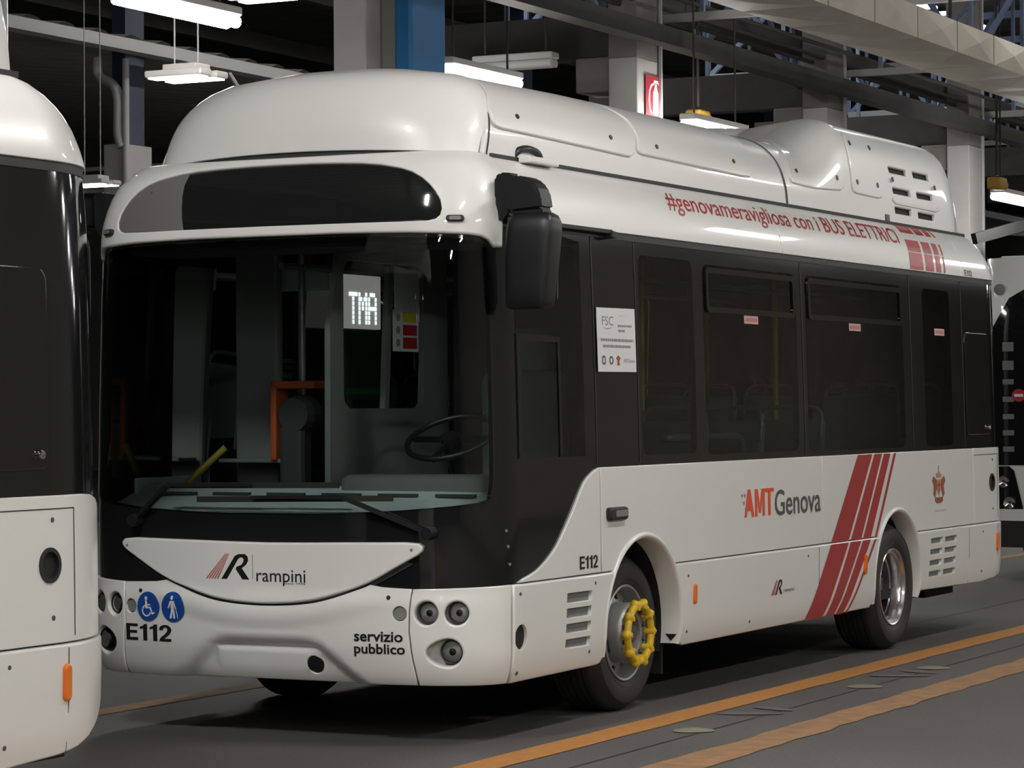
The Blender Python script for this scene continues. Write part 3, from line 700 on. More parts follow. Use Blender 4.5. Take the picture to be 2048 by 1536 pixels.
    vents_front = [[(1.744-.0025*i*1.5, .637-.071*i), (2.009-.004*i, .637-.071*i-.001), (2.003-.004*i, .591-.070*i), (1.738-.003*i, .592-.069*i)] for i in range(4)]
    vents_rear = []
    for i in range(4):
        for a, b in ((7.014, 7.250), (7.300, 7.543)):
            sft = -.012*i; vents_rear.append([(a+sft, .655-.069*i), (b+sft, .658-.069*i), (b+sft-.008, .622-.069*i), (a+sft-.002, .622-.069*i)])
    wp = dict(off=.012, thick=.012, step=.075, bev=.005)
    P('front_quarter_panel', 'white', B, p_swoosh, **wp)
    P('side_panel', 'white', B, p_side, **wp); P('side_panel', 'white', B, p_side2, **wp)
    pr = P('rear_corner_panel', 'white', B, p_rear, [cap_hole], **wp)
    sk = dict(off=.022, thick=.022, step=.075, bev=.010, hbev=.003)
    P('front_skirt', 'white', B, p_sk1, [oval] + vents_front, **sk); P('side_skirt', 'white', B, p_sk2, **sk); P('rear_skirt', 'white', B, p_sk3, vents_rear, **sk)
    P('vent_backing', 'grey', B, rect(1.70, .36, 2.03, .66), off=.004, thick=.003, step=.1); P('vent_backing', 'grey', B, rect(6.94, .40, 7.57, .68), off=.004, thick=.003, step=.1)
    for q in (p_swoosh, p_side, p_side2, p_rear): patch('far_side_panel', 'white', B, mirror(q), (), bus, off=.012, thick=.012, step=.15)
    for q in (p_sk1, p_sk2, p_sk3): patch('far_side_skirt', 'white', B, mirror(q), (), bus, off=.02, thick=.02, step=.15)
    # round filler caps
    P('filler_cap', 'rubber', B, circ(8.337, .978, .060), [circ(8.337, .978, .046)], off=.018, thick=.02, step=.03); P('filler_recess', 'dark', B, circ(8.337, .978, .050), off=.003, thick=.002, step=.03)
    P('tow_recess', 'dark', B, circ(1.278, .471, .062, ru=.058), off=.006, thick=.002, step=.03)
    # arch flares
    for A, nm, (a0, a1) in ((AF, 'wheel_arch_flare', (193, -14)), (AR, 'wheel_arch_flare', (196, -18))):
        bm = nb(); N = 48; rows = []
        prof = [(-.012, -.10), (-.012, .008), (-.006, .020), (.003, .026), (.012, .024), (.019, .014), (.021, .0)]
        for i in range(N+1):
            t = math.radians(a0 + (a1-a0)*i/N); fade = 1.
            rows.append([bm.verts.new(Vector(B(sy(A[0]) + (A[2]+dr)*math.cos(t), max(A[1] + (A[2]+dr)*math.sin(t), .275))) + Vector((dx*fade, 0, 0))) for dr, dx in prof])
        for i in range(N):
            for j in range(len(prof)-1): bm.faces.new((rows[i][j], rows[i+1][j], rows[i+1][j+1], rows[i][j+1]))
        obj(nm, bm, 'white', bus, smooth=60)
    # arch inner lining
    for A in (AF, AR):
        for sgn in (1, -1):
            bm = nb(); N = 24; ra = A[2] - .014
            R0 = [(A[0] + ra*math.cos(math.radians(200 - 220*i/N)), A[1] + ra*math.sin(math.radians(200 - 220*i/N))) for i in range(N+1)]
            a = [bm.verts.new((1.01*sgn, y, z)) for y, z in R0]; b = [bm.verts.new((.52*sgn, y, z)) for y, z in R0]
            for i in range(N): bm.faces.new((a[i], a[i+1], b[i+1], b[i]))
            bm.faces.new(b); obj('arch_lining', bm, 'dark', bus)
    # flare foot mark
    bm = nb(); p = B(sy(AF[0])+AF[2]-.035, .335)
    for q in ((0, .02), (0, -.02)): pass
    yy = AF[0]+AF[2]-.024; vv = [bm.verts.new((1.100, yy-.002, .350)), bm.verts.new((1.035, yy-.002, .350)), bm.verts.new((1.068, yy-.004, .315))]; bm.faces.new(vv); obj('arrow_mark', bm, 'ink', bus)
    # ---- bumper
    zc = lambda s: zt + .0*s
    bs = [(.744, .696), (.737, .604), (.735, .511), (.751, .393), (.780, zb)]
    moust_low = [(-.729, .821), (-.650, .778), (-.563, .732), (-.46, .690), (-.359, .656), (-.245, .632), (-.12, .620), (0, .616), (.12, .620), (.245, .632), (.359, .656), (.46, .690), (.563, .732), (.650, .778), (.729, .821)]
    ml_ = pchip([u for u, v in moust_low], [v for u, v in moust_low]); moust_low = [(float(u), float(ml_(u))) for u in np.linspace(-.729, .729, 49)]
    moust = [(u, v) for u, v in moust_low] + [(.775, .845), (.800, .866), (.803, .886), (.785, .900), (.72, .905), (.45, .901), (.2, .896), (0, .894), (-.2, .896), (-.45, .901), (-.72, .905), (-.785, .900), (-.803, .886), (-.800, .866), (-.775, .845)]
    dip = [(u, v - .012) for u, v in moust_low if abs(u) < .53]
    def bumpF(u, v):
        """bumper skin with the number-plate recess pressed into it"""
        p = body(u, v); u = np.asarray(u, float); v = np.asarray(v, float)
        sm = lambda x: x*x*(3-2*x)
        half = .27 + np.clip((.455 - v)/.20, 0, 1.2)*.26 + .05
        hx = sm(np.clip((half - np.abs(u))/.13, 0, 1)); hz = sm(np.clip((.475 - v)/.055, 0, 1))
        flat = sm(np.clip((.29 - np.abs(u))/.03, 0, 1))*sm(np.clip((.425 - v)/.02, 0, 1))*sm(np.clip((v - .315)/.02, 0, 1))
        p = np.array(p); p[..., 1] += .045*hx*hz - .012*flat
        # swell under the grille
        d = np.abs(v - (.56 + .28*u*u)); p[..., 1] -= .014*sm(np.clip(1 - d/.07, 0, 1))*np.clip(1 - (u/.75)**2, 0, 1)
        return p
    b_mid = [(-u-.050, v) for u, v in bs] + bs[::-1] + [(.60, .702), (.543, .712)] + dip[::-1] + [(-.543, .712), (-.60, .702)]
    hl = [(.817, .590), (.951, .590), (.922, .418)]
    rad = [.052, .052, .056]
    mid_holes = [circ(.694, .587, .033), circ(-.750, .585, .033), circ(.240, .346, .040)]
    P('bumper', 'white', bumpF, b_mid, mid_holes, off=.014, thick=.03, step=.025, bev=.005, hbev=.004)
    for sgn in (1, -1):
        poly = [(u+.006, v) for u, v in bs] + [(1.216, zb), (1.206, .52), (1.207, .709), (1.10, .706), (.98, .702), (.85, .698)]
        hs = [circ(hl[i][0], hl[i][1], rad[i], 32) for i in range(3)]
        hs[2] = [(.922-.052 + (u-.922)*1.0 - .012, v) if u < .87 else (u, v) for u, v in circ(.915, .418, .060, 32)]
        hs[2] = [(.915 + .063*math.cos(t) - (.035*math.cos(t)**2 if math.cos(t) < 0 else 0), .416 + .062*math.sin(t)) for t in [2*math.pi*i/36 for i in range(36)]]
        if sgn < 0: poly = mirror([(u+.05, v) for u, v in poly[:5]] + poly[5:]); hs = [mirror([(u+.045, v) for u, v in h]) for h in hs]
        P('bumper_corner', 'white', B, poly, hs, off=.016, thick=.03, step=.05, bev=.006, hbev=.010)
        for i in range(3):
            p = np.array(B(sgn*(hl[i][0] + (.045 if sgn < 0 else 0)), hl[i][1])); nrm = np.array([sgn*.12, -1, 0.]); 
            lamp = empty('headlamp'); lamp.parent = bus; lamp.location = p + np.array([0, .025, 0]); lamp.rotation_euler = (0, 0, sgn*.16)
            r = rad[i]*.93
            bm = nb(); lathe(bm, [(r*1.12, .03), (r*1.10, .0), (r*.98, -.014), (r*.92, -.012), (r*.90, .005)], (0, 0, 0), 36, 'y', close=True); obj('bezel', bm, 'plastic' if i == 2 else 'rubber', lamp, smooth=40)
            bm = nb(); lathe(bm, [(r*.92, .0), (r*.80, .020), (r*.55, .040), (r*.25, .052), (.001, .056)], (0, 0, 0), 36, 'y'); obj('reflector', bm, 'reflector', lamp, smooth=40)
            bm = nb(); lathe(bm, [(r*.38, .05), (r*.38, .005), (r*.30, -.002), (r*.001, -.006)], (0, 0, 0), 28, 'y'); obj('bulb_cover', bm, 'plastic', lamp, smooth=40)
            bm = nb(); lathe(bm, [(r*.62, .028), (r*.66, .018), (r*.60, .016)], (0, 0, 0), 36, 'y', close=True); obj('bulb_ring', bm, 'steelrim', lamp, smooth=40)
            bm = nb(); lathe(bm, [(r*.93, -.008), (r*.7, -.015), (r*.4, -.019), (.001, -.021)], (0, 0, 0), 36, 'y'); obj('lens', bm, 'lens', lamp, smooth=60)
        P('position_lamp', 'lampgrey', bumpF, circ(.694 if sgn > 0 else -.750, .587, .031), off=.006, thick=.02, step=.02, bev=.004)
        P('fixing_hole', 'ink', bumpF, circ(.640 if sgn > 0 else -.690, .655, .0095, 14), off=.0165, thick=.002, step=.02)
    P('headlamp_recess', 'white', B, rect(.70, .33, 1.03, .67), off=-.05, thick=.004, step=.06); patch('headlamp_recess', 'white', B, mirror(rect(.70, .33, 1.03, .67)), (), bus, off=-.05, thick=.004, step=.06)
    P('tow_eye_cap', 'plastic', bumpF, circ(.240, .346, .0385), off=.010, thick=.02, step=.02, bev=.004)
    P('grille_panel', 'white', B, moust, off=.030, thick=.03, step=.05, bev=.010, label='white smile-shaped front panel')
    P('grille_gap', 'seam', B, [(u*1.03, v-.014) for u, v in moust_low] + [(.6, .86), (-.6, .86)], off=.006, thick=.005, step=.08)
    for s, z in ((.752, .872), (-.765, .868)): P('screw', 'steelrim', B, circ(s, z, .007, 12), off=.032, thick=.004, step=.02)
    def fleet(F, u0, v0, u1, v1, m, off):
        two = [(.0, 0), (.52, 0), (.52, .15), (.22, .15), (.42, .38), (.50, .52), (.53, .68), (.50, .84), (.40, .96), (.26, 1.0), (.12, .96), (.03, .85), (.0, .68), (.16, .66), (.18, .78), (.26, .85), (.34, .80), (.36, .68), (.33, .55), (.22, .38), (.05, .19)]
        one = [(.17, 0), (.35, 0), (.35, 1.0), (.22, 1.0), (.17, .90), (.02, .82), (.02, .68), (.17, .74)]
        ee = [(0, 0), (.56, 0), (.56, .16), (.18, .16), (.18, .43), (.52, .43), (.52, .59), (.18, .59), (.18, .84), (.56, .84), (.56, 1), (0, 1)]
        W_ = 2.06; k = (u1-u0)/W_; polys = []
        for g, x in ((ee, 0), (one, .64), (one, 1.09), (two, 1.53)): polys.append([(u0 + (x+a)*k, v0 + b*(v1-v0)) for a, b in g])
        return join_patches('fleet_number', m, F, polys, bus, off=off, thick=.001, step=.04)
    # ---- lettering on the front
    def logo(F, u, v, h, parent, off, k=1.):
        """slanted R with fan of stripes"""
        X = lambda a: u + a*h; Y = lambda b: v + b*h
        st = []
        for i in range(5):
            a0, a1 = .0 + .13*i, .0 + .13*i + .080
            st.append([(X(a0), Y(0)), (X(a1), Y(0)), (X(.93 + .115*i*.36+.022), Y(1 - .0*i)), (X(.93 + .115*i*.36), Y(1 - .0*i))])
        join_patches('logo_stripes', 'rose', F, st, parent, off=off, thick=.001, step=.05)
        rr_ = [[(X(.72), Y(0)), (X(1.0), Y(0)), (X(1.62), Y(.62)), (X(1.70), Y(.74)), (X(1.66), Y(.83)), (X(1.55), Y(.86)), (X(1.38), Y(.80)), (X(1.22), Y(.62)), (X(1.22), Y(.80)), (X(1.36), Y(.95)), (X(1.55), Y(1.0)), (X(1.78), Y(.98)), (X(1.90), Y(.86)), (X(1.90), Y(.70)), (X(1.82), Y(.55)), (X(1.66), Y(.40)), (X(1.96), Y(0)), (X(1.66), Y(0)), (X(1.36), Y(.34)), (X(1.44), Y(.50)), (X(1.40), Y(.56))]]
        rr_ = [[(X(.74), Y(0)), (X(1.00), Y(0)), (X(1.52), Y(.78)), (X(1.62), Y(.86)), (X(1.74), Y(.86)), (X(1.80), Y(.78)), (X(1.76), Y(.66)), (X(1.66), Y(.56)), (X(1.46), Y(.50)), (X(1.42), Y(.40)), (X(1.72), Y(0)), (X(2.04), Y(0)), (X(1.70), Y(.44)), (X(1.90), Y(.58)), (X(2.00), Y(.74)), (X(1.98), Y(.90)), (X(1.86), Y(1.0)), (X(1.56), Y(1.0)), (X(1.38), Y(.92))]]
        join_patches('logo_letter', 'ink', F, rr_, parent, off=off, thick=.001, step=.03)
    logo(B, -.312, .724, .116, bus, .031)
    P('logo_divider', 'greyink', B, rect(-.058, .726, -.056, .838), off=.031, thick=.001, step=.05)
    text('lettering', 'ink', B, 'rampini', -.036, .697, .224, .772, bus, off=.032, bold=.0)
    text('lettering', 'greyink', B, 'since 1945', .108, .706, .223, .716, bus, off=.032)
    fleet(bumpF, -.781, .428, -.507, .503, 'ink', .0165)
    text('lettering', 'ink', bumpF, 'servizio', .474, .461, .711, .507, bus, off=.017, bold=.02)
    text('lettering', 'ink', bumpF, 'pubblico', .474, .396, .722, .452, bus, off=.017, bold=.02)
    d1 = P('accessibility_disc', 'blueink', bumpF, circ(-.638, .585, .066), off=.0205, thick=.005, step=.018, label='blue disc with white wheelchair user')
    def cc(x, y, r, n=16, a0=0, a1=360): return [(x + r*math.cos(math.radians(a0 + (a1-a0)*i/n)), y + r*math.sin(math.radians(a0 + (a1-a0)*i/n))) for i in range(n)]
    q = lambda L, cx, k=1.: [(cx + a*.066, .585 + b*.066) for a, b in L]
    arcw = [(-.12 + .42*math.cos(math.radians(a)), -.28 + .42*math.sin(math.radians(a))) for a in range(110, 341, 12)] + [(-.12 + .32*math.cos(math.radians(a)), -.28 + .32*math.sin(math.radians(a))) for a in range(340, 109, -12)]
    join_patches('wheelchair_symbol', 'paleink', bumpF, [q(cc(-.15, .58, .12), -.638), q([(-.24, .42), (-.08, .42), (-.06, .18), (.22, .18), (.22, .08), (-.04, .08), (-.03, -.02), (.26, -.02), (.42, -.42), (.60, -.36), (.60, -.46), (.36, -.56), (.18, -.12), (-.22, -.12)], -.638), q(arcw, -.638)], d1, off=.0225, thick=.001, step=.018)
    d2 = P('accessibility_disc', 'blueink', bumpF, circ(-.492, .585, .066), off=.0205, thick=.005, step=.018, label='blue disc with white walking figure and cane')
    join_patches('walker_symbol', 'paleink', bumpF, [q(cc(0, .66, .11), -.492), q([(-.18, .50), (.18, .50), (.34, .0), (.24, -.04), (.13, .28), (.13, -.1), (.18, -.76), (.03, -.76), (0, -.2), (-.12, -.76), (-.29, -.76), (-.13, -.1), (-.15, .28), (-.34, -.04), (-.42, .02)], -.492), q([(.27, -.04), (.31, -.04), (.42, -.74), (.38, -.74)], -.492)], d2, off=.0225, thick=.001, step=.018)
    # ---- roof front with destination sign
    sign = [(0, 2.612), (.20, 2.611), (.38, 2.606), (.52, 2.599), (.626, 2.588), (.739, 2.568), (.79, 2.550), (.835, 2.522), (.868, 2.488), (.890, 2.455), (.905, 2.420), (.907, 2.383), (.897, 2.355), (.878, 2.340), (.84, 2.332), (.70, 2.330), (.35, 2.331), (0, 2.332)]
    sign_full = sign + [(-u, v) for u, v in sign[-2:0:-1]]
    lip = [(0, 2.285), (.4, 2.285), (.75, 2.279), (.91, 2.273), (1.02, 2.268), (1.084, 2.260), (1.120, 2.245), (1.140, 2.226), (1.150, 2.212), (1.196, 2.214), (1.204, 2.30), (1.212, 2.36), (1.238, 2.431), (1.300, 2.50), (1.356, 2.56), (1.385, 2.603), (1.405, 2.640), (1.40, 2.652), (0, 2.652)]
    lip_full = lip + [(-u, v) for u, v in lip[-2:0:-1]]
    patch('roof_front', 'white', B, lip_full, [sign_full], bus, off=.020, thick=.045, step=.06, bev=.014, hbev=.006)
    ds = patch('destination_sign', 'signglass', B, [(u*.999, v) for u, v in sign_full], (), bus, 'dark glass destination display', off=.010, thick=.01, step=.07)
    gp = [(u, v) for u, v in sign_full if u < -.58 and v > 2.4] 
    left = sorted([p for p in sign_full if p[0] < -.50], key=lambda p: 0)
    grey = [(-.566, 2.5905)] + [(u, v) for u, v in sign_full[sign_full.index((-.626, 2.588)):] if False]
    gl = [(-.474, 2.3315), (-.566, 2.594), (-.626, 2.586), (-.739, 2.566), (-.79, 2.548), (-.835, 2.520), (-.868, 2.486), (-.889, 2.453), (-.903, 2.420), (-.905, 2.383), (-.895, 2.356), (-.877, 2.342), (-.84, 2.334), (-.70, 2.332)]
    patch('blank_cover', 'signgrey', B, gl, (), ds, 'grey blank at the end of the display', off=.012, thick=.002, step=.06)
    for sgn in (1, -1):
        ml = patch('marker_lamp', 'rubber', B, rrect(sgn*.925, 2.325, sgn*1.005, 2.352, .012), (), bus, off=.036, thick=.02, step=.03, bev=.006)
        patch('lens', 'lampgrey', B, rrect(sgn*.940, 2.331, sgn*.990, 2.346, .007), (), ml, off=.039, thick=.004, step=.03)
    # ---- roof edge cove
    edge = [(1.215, 2.345), (1.222, 2.36), (1.248, 2.431), (1.310, 2.50), (1.366, 2.56), (1.395, 2.603), (1.415, 2.640), (1.415, 2.652)]
    c1 = edge[:1] + [(4.603, 2.345), (4.615, 2.42), (4.636, 2.48), (4.65, 2.56), (4.655, 2.652)] + edge[:0:-1]
    c2 = [(4.609, 2.345), (7.865, 2.345), (7.875, 2.42), (7.885, 2.50), (7.90, 2.60), (7.90, 2.652), (4.661, 2.652), (4.656, 2.56), (4.642, 2.48), (4.621, 2.42)]
    c3 = [(7.871, 2.345), (SE-.01, 2.345), (SE-.01, 2.652), (7.906, 2.652), (7.906, 2.60), (7.891, 2.50), (7.881, 2.42)]
    for q in (c1, c2, c3):
        P('roof_edge_panel', 'white', B, q, off=.012, thick=.02, step=.036, bev=.004)
        patch('far_roof_edge', 'white', B, mirror(q), (), bus, off=.012, thick=.02, step=.14)
    bm = nb(); pts = [Vector(B(s, 2.343)) + Vector((.016, 0, 0)) for s in np.linspace(1.20, 2.30, 14)]; 
    for a, b in zip(pts[:-1], pts[1:]): beam(bm, a, b, .05, .018)
    beam(bm, pts[-1] + Vector((.01, -.02, -.012)), pts[-1] + Vector((.01, .03, -.016)), .05, .03); obj('rain_gutter', bm, 'rubber', bus)
    # ---- roof covers
    vents_roof = []
    for (ya, yb), pa, pb in (((6.25, 6.58), .726, .742), ((6.725, 7.035), .725, .742), ((6.255, 6.58), .824, .839), ((6.725, 7.033), .824, .839), ((6.25, 6.555), .913, .931), ((6.705, 7.018), .918, .935)):
        vents_roof.append(rrect(ya - .01, pa - .003, yb + .01, pb + .006, .008))
    patch('roof_fairing', 'white', nose, [(-1, 0), (1, 0), (1, .985), (-1, .985)], (), bus, 'tall rounded white fairing over the windscreen', off=0, thick=.02, step=.045, bev=.006, metric=(1.25, .55))
    bm = nb(); bm.faces.new([bm.verts.new(p) for p in fpos(nose, np.stack([np.linspace(-1, 1, 60), 0*np.linspace(-1, 1, 60) + .975], 1))]); bmesh.ops.triangulate(bm, faces=bm.faces[:]); obj('fairing_crown', bm, 'white', bus)
    bm = nb(); Q = [(u, .0) for u in np.linspace(-1, 1, 60)]
    a = [bm.verts.new(p + np.array([0, .014, .010])) for p in fpos(nose, np.array(Q))]; b = [bm.verts.new((v.co.x*.99, v.co.y+.002, v.co.z-.06)) for v in a]
    for i in range(len(a)-1): bm.faces.new((a[i], a[i+1], b[i+1], b[i]))
    obj('fairing_gasket', bm, 'seam', bus)
    fr = [(1.0, .55), (.90, .60), (.80, .66), (.68, .745), (.58, .80), (.45, .84), (.25, .86), (0, .87)]
    fr = [(y - .02, p) for p, y in fr]; fr_full = fr + [(y, -p) for y, p in fr[-2::-1]]
    front_edge = fr_full                                                     # p from 1 to -1
    patch('roof_cover', 'white', pod, front_edge + [(4.325, -1), (4.325, 1)], (), bus, 'long white battery cover along the roof', off=0, thick=.02, step=.05, bev=.006, metric=(1, 1.35))
    patch('cover_seam', 'seam', pod, [(4.326, .99), (4.326, .4), (4.340, .4), (4.340, .99)], (), bus, off=.0055, thick=.002, step=.03)
    sl = [(y, p) for y, p in fr]
    patch('cover_seam', 'seam', pod, [(y + .024, p) for y, p in sl] + [(y + .036, p) for y, p in sl[::-1]], (), bus, off=.003, thick=.002, step=.05)
    rear = patch('rear_roof_cover', 'white', pod, [(4.340, 1), (4.340, -1), (7.66, -1), (7.66, 1)], vents_roof, bus, 'taller vented white cover at the rear of the roof', off=.004, thick=.02, step=.05, bev=.008, hbev=.012, metric=(1, 1.35))
    bm = nb(); bm.faces.new([bm.verts.new(p) for p in fpos(pod, np.stack([0*np.linspace(-1, 1, 60) + 7.66, np.linspace(-1, 1, 60)], 1))]); bmesh.ops.triangulate(bm, faces=bm.faces[:]); obj('cover_end', bm, 'white', bus)
    bm = nb(); a = [bm.verts.new(p*np.array([.985, 1, 1]) + np.array([0, -.03, -.006])) for p in fpos(pod, np.stack([0*np.linspace(-1, 1, 60) + 4.335, np.linspace(-1, 1, 60)], 1))]; b = [bm.verts.new(v.co + Vector((0, .06, 0))) for v in a]
    for i in range(len(a)-1): bm.faces.new((a[i], a[i+1], b[i+1], b[i]))
    obj('cover_gasket', bm, 'rubber', bus)
    bm = nb(); beam(bm, (.89, .60, 2.655), (.89, 7.62, 2.655), .012, .022); obj('roof_gasket', bm, 'seam', bus)
    for h in vents_roof: patch('vent_slot', 'dark', pod, [(u*1., v) for u, v in inset(h, -.012)], (), rear, off=-.020, thick=.004, step=.08)
    def raised(poly, par, name='raised_hatch'): patch(name, 'white', pod, poly, (), par, off=.016, thick=.016, step=.05, bev=.010, metric=(1, 1.35))
    cov = [o for o in C.objects if o.name == 'roof_cover'][-1]
    raised([(.66, .835), (.69, .855), (.75, .861), (2.08, .884), (2.16, .884), (2.215, .868), (2.25, .84), (2.295, .777), (2.32, .676), (2.24, .55), (2.0, .35), (.95, .35), (.93, .50), (.86, .60), (.76, .69), (.68, .76)], cov)
    raised([(2.275, .835), (2.29, .855), (2.33, .862), (3.70, .876), (3.78, .872), (3.83, .852), (3.89, .79), (3.924, .742), (3.92, .60), (3.85, .35), (2.10, .35), (2.28, .55), (2.355, .676), (2.33, .777)], cov)
    raised([(4.42, .835), (4.44, .858), (4.50, .862), (5.15, .883), (5.24, .882), (5.29, .868), (5.36, .80), (5.44, .70), (5.465, .645), (5.47, .50), (5.46, .36), (5.0, .36), (4.82, .45), (4.64, .58), (4.52, .70), (4.44, .79)], rear)
    raised([(5.50, .66), (5.47, .78), (5.45, .86), (5.47, .878), (5.52, .884), (5.92, .887), (5.98, .882), (6.01, .868), (6.00, .66), (5.98, .60), (5.55, .60)], rear)
    bm = None
    for k, (y, p) in enumerate(((.94, .793), (1.962, .81), (2.53, .811), (3.58, .807))): patch('fastener', 'plastic', pod, circ(y, p, .011, 12, ru=.015), (), cov, off=.021, thick=.006, step=.03)
    for k, (y, p) in enumerate(((5.568, .655), (5.926, .656), (4.562, .788), (5.192, .827), (5.547, .832), (5.92, .828), (6.239, .785), (7.087, .783))): patch('fastener', 'plastic', pod, circ(y, p, .012, 12, ru=.016), (), rear, off=.020, thick=.006, step=.03)
    patch('drain_notch', 'plastic', pod, rect(6.03, .952, 6.10, .998), (), rear, off=.010, thick=.01, step=.05)
    patch('vent_frame', 'white', pod, [(6.20, .868), (6.26, .882), (7.06, .886), (7.125, .873), (7.13, .890), (7.06, .900), (6.25, .897), (6.19, .882)], (), rear, off=.012, thick=.012, step=.05, bev=.006, metric=(1, 1.35))
    # roof aerial hump and small box by the mirror
    bm = nb(); tube(bm, curve_pts([(.86, .86, 2.655), (.88, .90, 2.70), (.885, 1.0, 2.715), (.885, 1.10, 2.70), (.87, 1.15, 2.66)], 8), .018, 10); obj('cable_loop', bm, 'plastic', bus, smooth=True)
    obj('roof_box', bbox((.90, .86, 2.640), (.965, 1.17, 2.672), .008), 'white', bus)
    # ---- side markings
    Bo = body
    def s_at(z): return np.interp(z, [.295, .73, 1.21], [0, 1, 2])
    ztop, zmid0, zmid1, zlow = ZT - .004, .712, zt - .006, .298
    top = [(5.712, 5.960), (6.002, 6.135), (6.172, 6.288), (6.350, 6.392)]; mid = [(5.239, 5.528), (5.568, 5.744), (5.778, 5.910), (5.985, 6.020)]; low = [(4.836, 5.122), (5.175, 5.306), (5.345, 5.458), (5.510, 5.535)]
    ups, los = [], []
    for t, m_, l in zip(top, mid, low):
        ups.append([(m_[0], zmid0), (m_[1], zmid0), (t[1], ztop), (t[0], ztop)])
        k = (zmid1 - .73)/(.295 - .73)
        a = [m_[i] + (l[i] - m_[i])*(.73 - zmid1)/(.73 - .295) for i in (0, 1)]; b = [m_[i] + (l[i] - m_[i])*(.73 - zlow)/(.73 - .295) for i in (0, 1)]
        los.append([(b[0], zlow), (b[1], zlow), (a[1], zmid1), (a[0], zmid1)])
    cutarc = lambda q: [(u, v) for u, v in q]
    AX = RR[0]
    def clip(poly):   # keep stripes clear of the rear arch
        out = []
        for u, v in resample(np.array(poly), .02):
            y0 = sy(RR[0]) ; d = math.hypot(u-y0, v-RR[1])
            if d < RR[2]+.028: 
                k_ = (RR[2]+.028)/max(d, 1e-6); u, v = y0 + (u-y0)*k_, RR[1] + (v-RR[1])*k_
            out.append((u, v))
        return out
    join_patches('red_stripes', 'red', B, ups[:3] + [ups[3]], bus, off=.0145, thick=.001, step=.12)
    join_patches('red_stripes', 'red', B, los, bus, off=.0250, thick=.001, step=.035)
    rs = []
    for (z0, z1) in ((2.352, 2.458), (2.466, 2.538), (2.585, 2.633)):
        t0, t1 = [(np.interp(z, [2.349, 2.54, 2.632], [0., .21, .424])) for z in (z0, z1)]
        for a, b in ((6.785, 7.039), (7.090, 7.249), (7.300, 7.395), (7.452, 7.480)): rs.append([(a+t0*.45, z0), (b+t0*.45, z0), (b+t1*.45, z1), (a+t1*.45, z1)])
    join_patches('roof_stripes', 'red', B, rs, bus, off=.0145, thick=.001, step=.04)
    text('lettering', 'red', B, '#genovameravigliosa con i BUS ELETTRICI', 3.13, 2.475, 6.72, 2.600, bus, off=.0136, bold=.006, slices=12, skew=.09)
    amt = [[(0, 0), (.10, 0), (.14, .22), (.30, .22), (.34, 0), (.44, 0), (.28, 1), (.16, 1)], [(.48, 0), (.58, 0), (.58, .70), (.66, .12), (.74, .12), (.82, .70), (.82, 0), (.92, 0), (.92, 1), (.79, 1), (.70, .42), (.61, 1), (.48, 1)], [(1.08, 0), (1.19, 0), (1.19, .86), (1.34, .86), (1.34, 1), (.94, 1), (.94, .86), (1.08, .86)]]
    join_patches('lettering', 'orange', B, [[(3.93 + a*.425/1.34, .905 + b*.148) for a, b in p] for p in amt], bus, off=.0145, thick=.001, step=.1)
    text('lettering', 'greyink', B, 'Genova', 4.370, .898, 5.075, 1.040, bus, off=.0145, bold=.008)
    for i, (u, v) in enumerate(((3.885, 1.03), (3.925, 1.03), (3.91, .99), (3.935, .955))): patch('logo_arrow', 'papergrey', B, [(u, v), (u+.03, v), (u+.015, v-.022)], (), bus, off=.0145, thick=.001, step=.05)
    fleet(B, 1.893, .740, 2.090, .800, 'ink', .0145)
    fleet(B, 7.895, 2.352, 8.050, 2.390, 'greyink', .0145)
    logo(B, 4.285, .468, .080, bus, .0245); text('lettering', 'greyink', B, 'rampini', 4.47, .470, 4.630, .496, bus, off=.0245)
    # city crest: crown, two supporters, shield and base
    cr = lambda L: [(7.205 + a*.13, .995 + b*.115) for a, b in L]
    crest = join_patches('city_crest', 'brown', B, [cr([(-.35, .25), (-.8, .45), (-1, .2), (-.75, -.1), (-.85, -.55), (-.6, -.75), (-.35, -.2)]), cr([(.35, .25), (.8, .45), (1, .2), (.75, -.1), (.85, -.55), (.6, -.75), (.35, -.2)]), cr([(-.55, -.72), (.55, -.72), (.62, -.9), (.3, -1.05), (-.3, -1.05), (-.62, -.9)])], bus, off=.0145, thick=.001, step=.08)
    join_patches('crest_shield', 'bronze', B, [cr([(-.3, .25), (.3, .25), (.32, -.25), (0, -.62), (-.32, -.25)]), cr([(-.32, .36), (.32, .36), (.42, .62), (.2, .55), (.0, .8), (-.2, .55), (-.42, .62)])], crest, off=.0155, thick=.001, step=.08)
    join_patches('crest_cross', 'warnred', B, [cr([(-.06, .2), (.06, .2), (.06, -.4), (-.06, -.4)]), cr([(-.24, .0), (.24, .0), (.24, -.1), (-.24, -.1)])], crest, off=.0165, thick=.001, step=.08)
    patch('crest_finial', 'papergrey', B, rect(7.198, 1.085, 7.210, 1.115), (), crest, off=.0145, thick=.001, step=.08)
    text('lettering', 'papergrey', B, 'COMUNE DI GENOVA', 7.10, .820, 7.34, .832, bus, off=.0145)
    # lamps along the side
    for u, v, hgt, wd in ((8.415, .579, .064, .022), (5.785, .560, .060, .020), (3.230, .544, .052, .017)):
        patch('side_marker', 'amber', B, rrect(u-wd, v-hgt, u+wd, v+hgt, .026), (), bus, off=.036, thick=.02, step=.03, bev=.010)
    rp = patch('indicator', 'rubber', B, rrect(2.195, .955, 2.40, 1.018, .02), (), bus, off=.040, thick=.03, step=.04, bev=.012)
    patch('indicator_lens', 'lampgrey', B, rrect(2.245, .972, 2.385, 1.003, .012), (), rp, off=.044, thick=.006, step=.04, bev=.003)
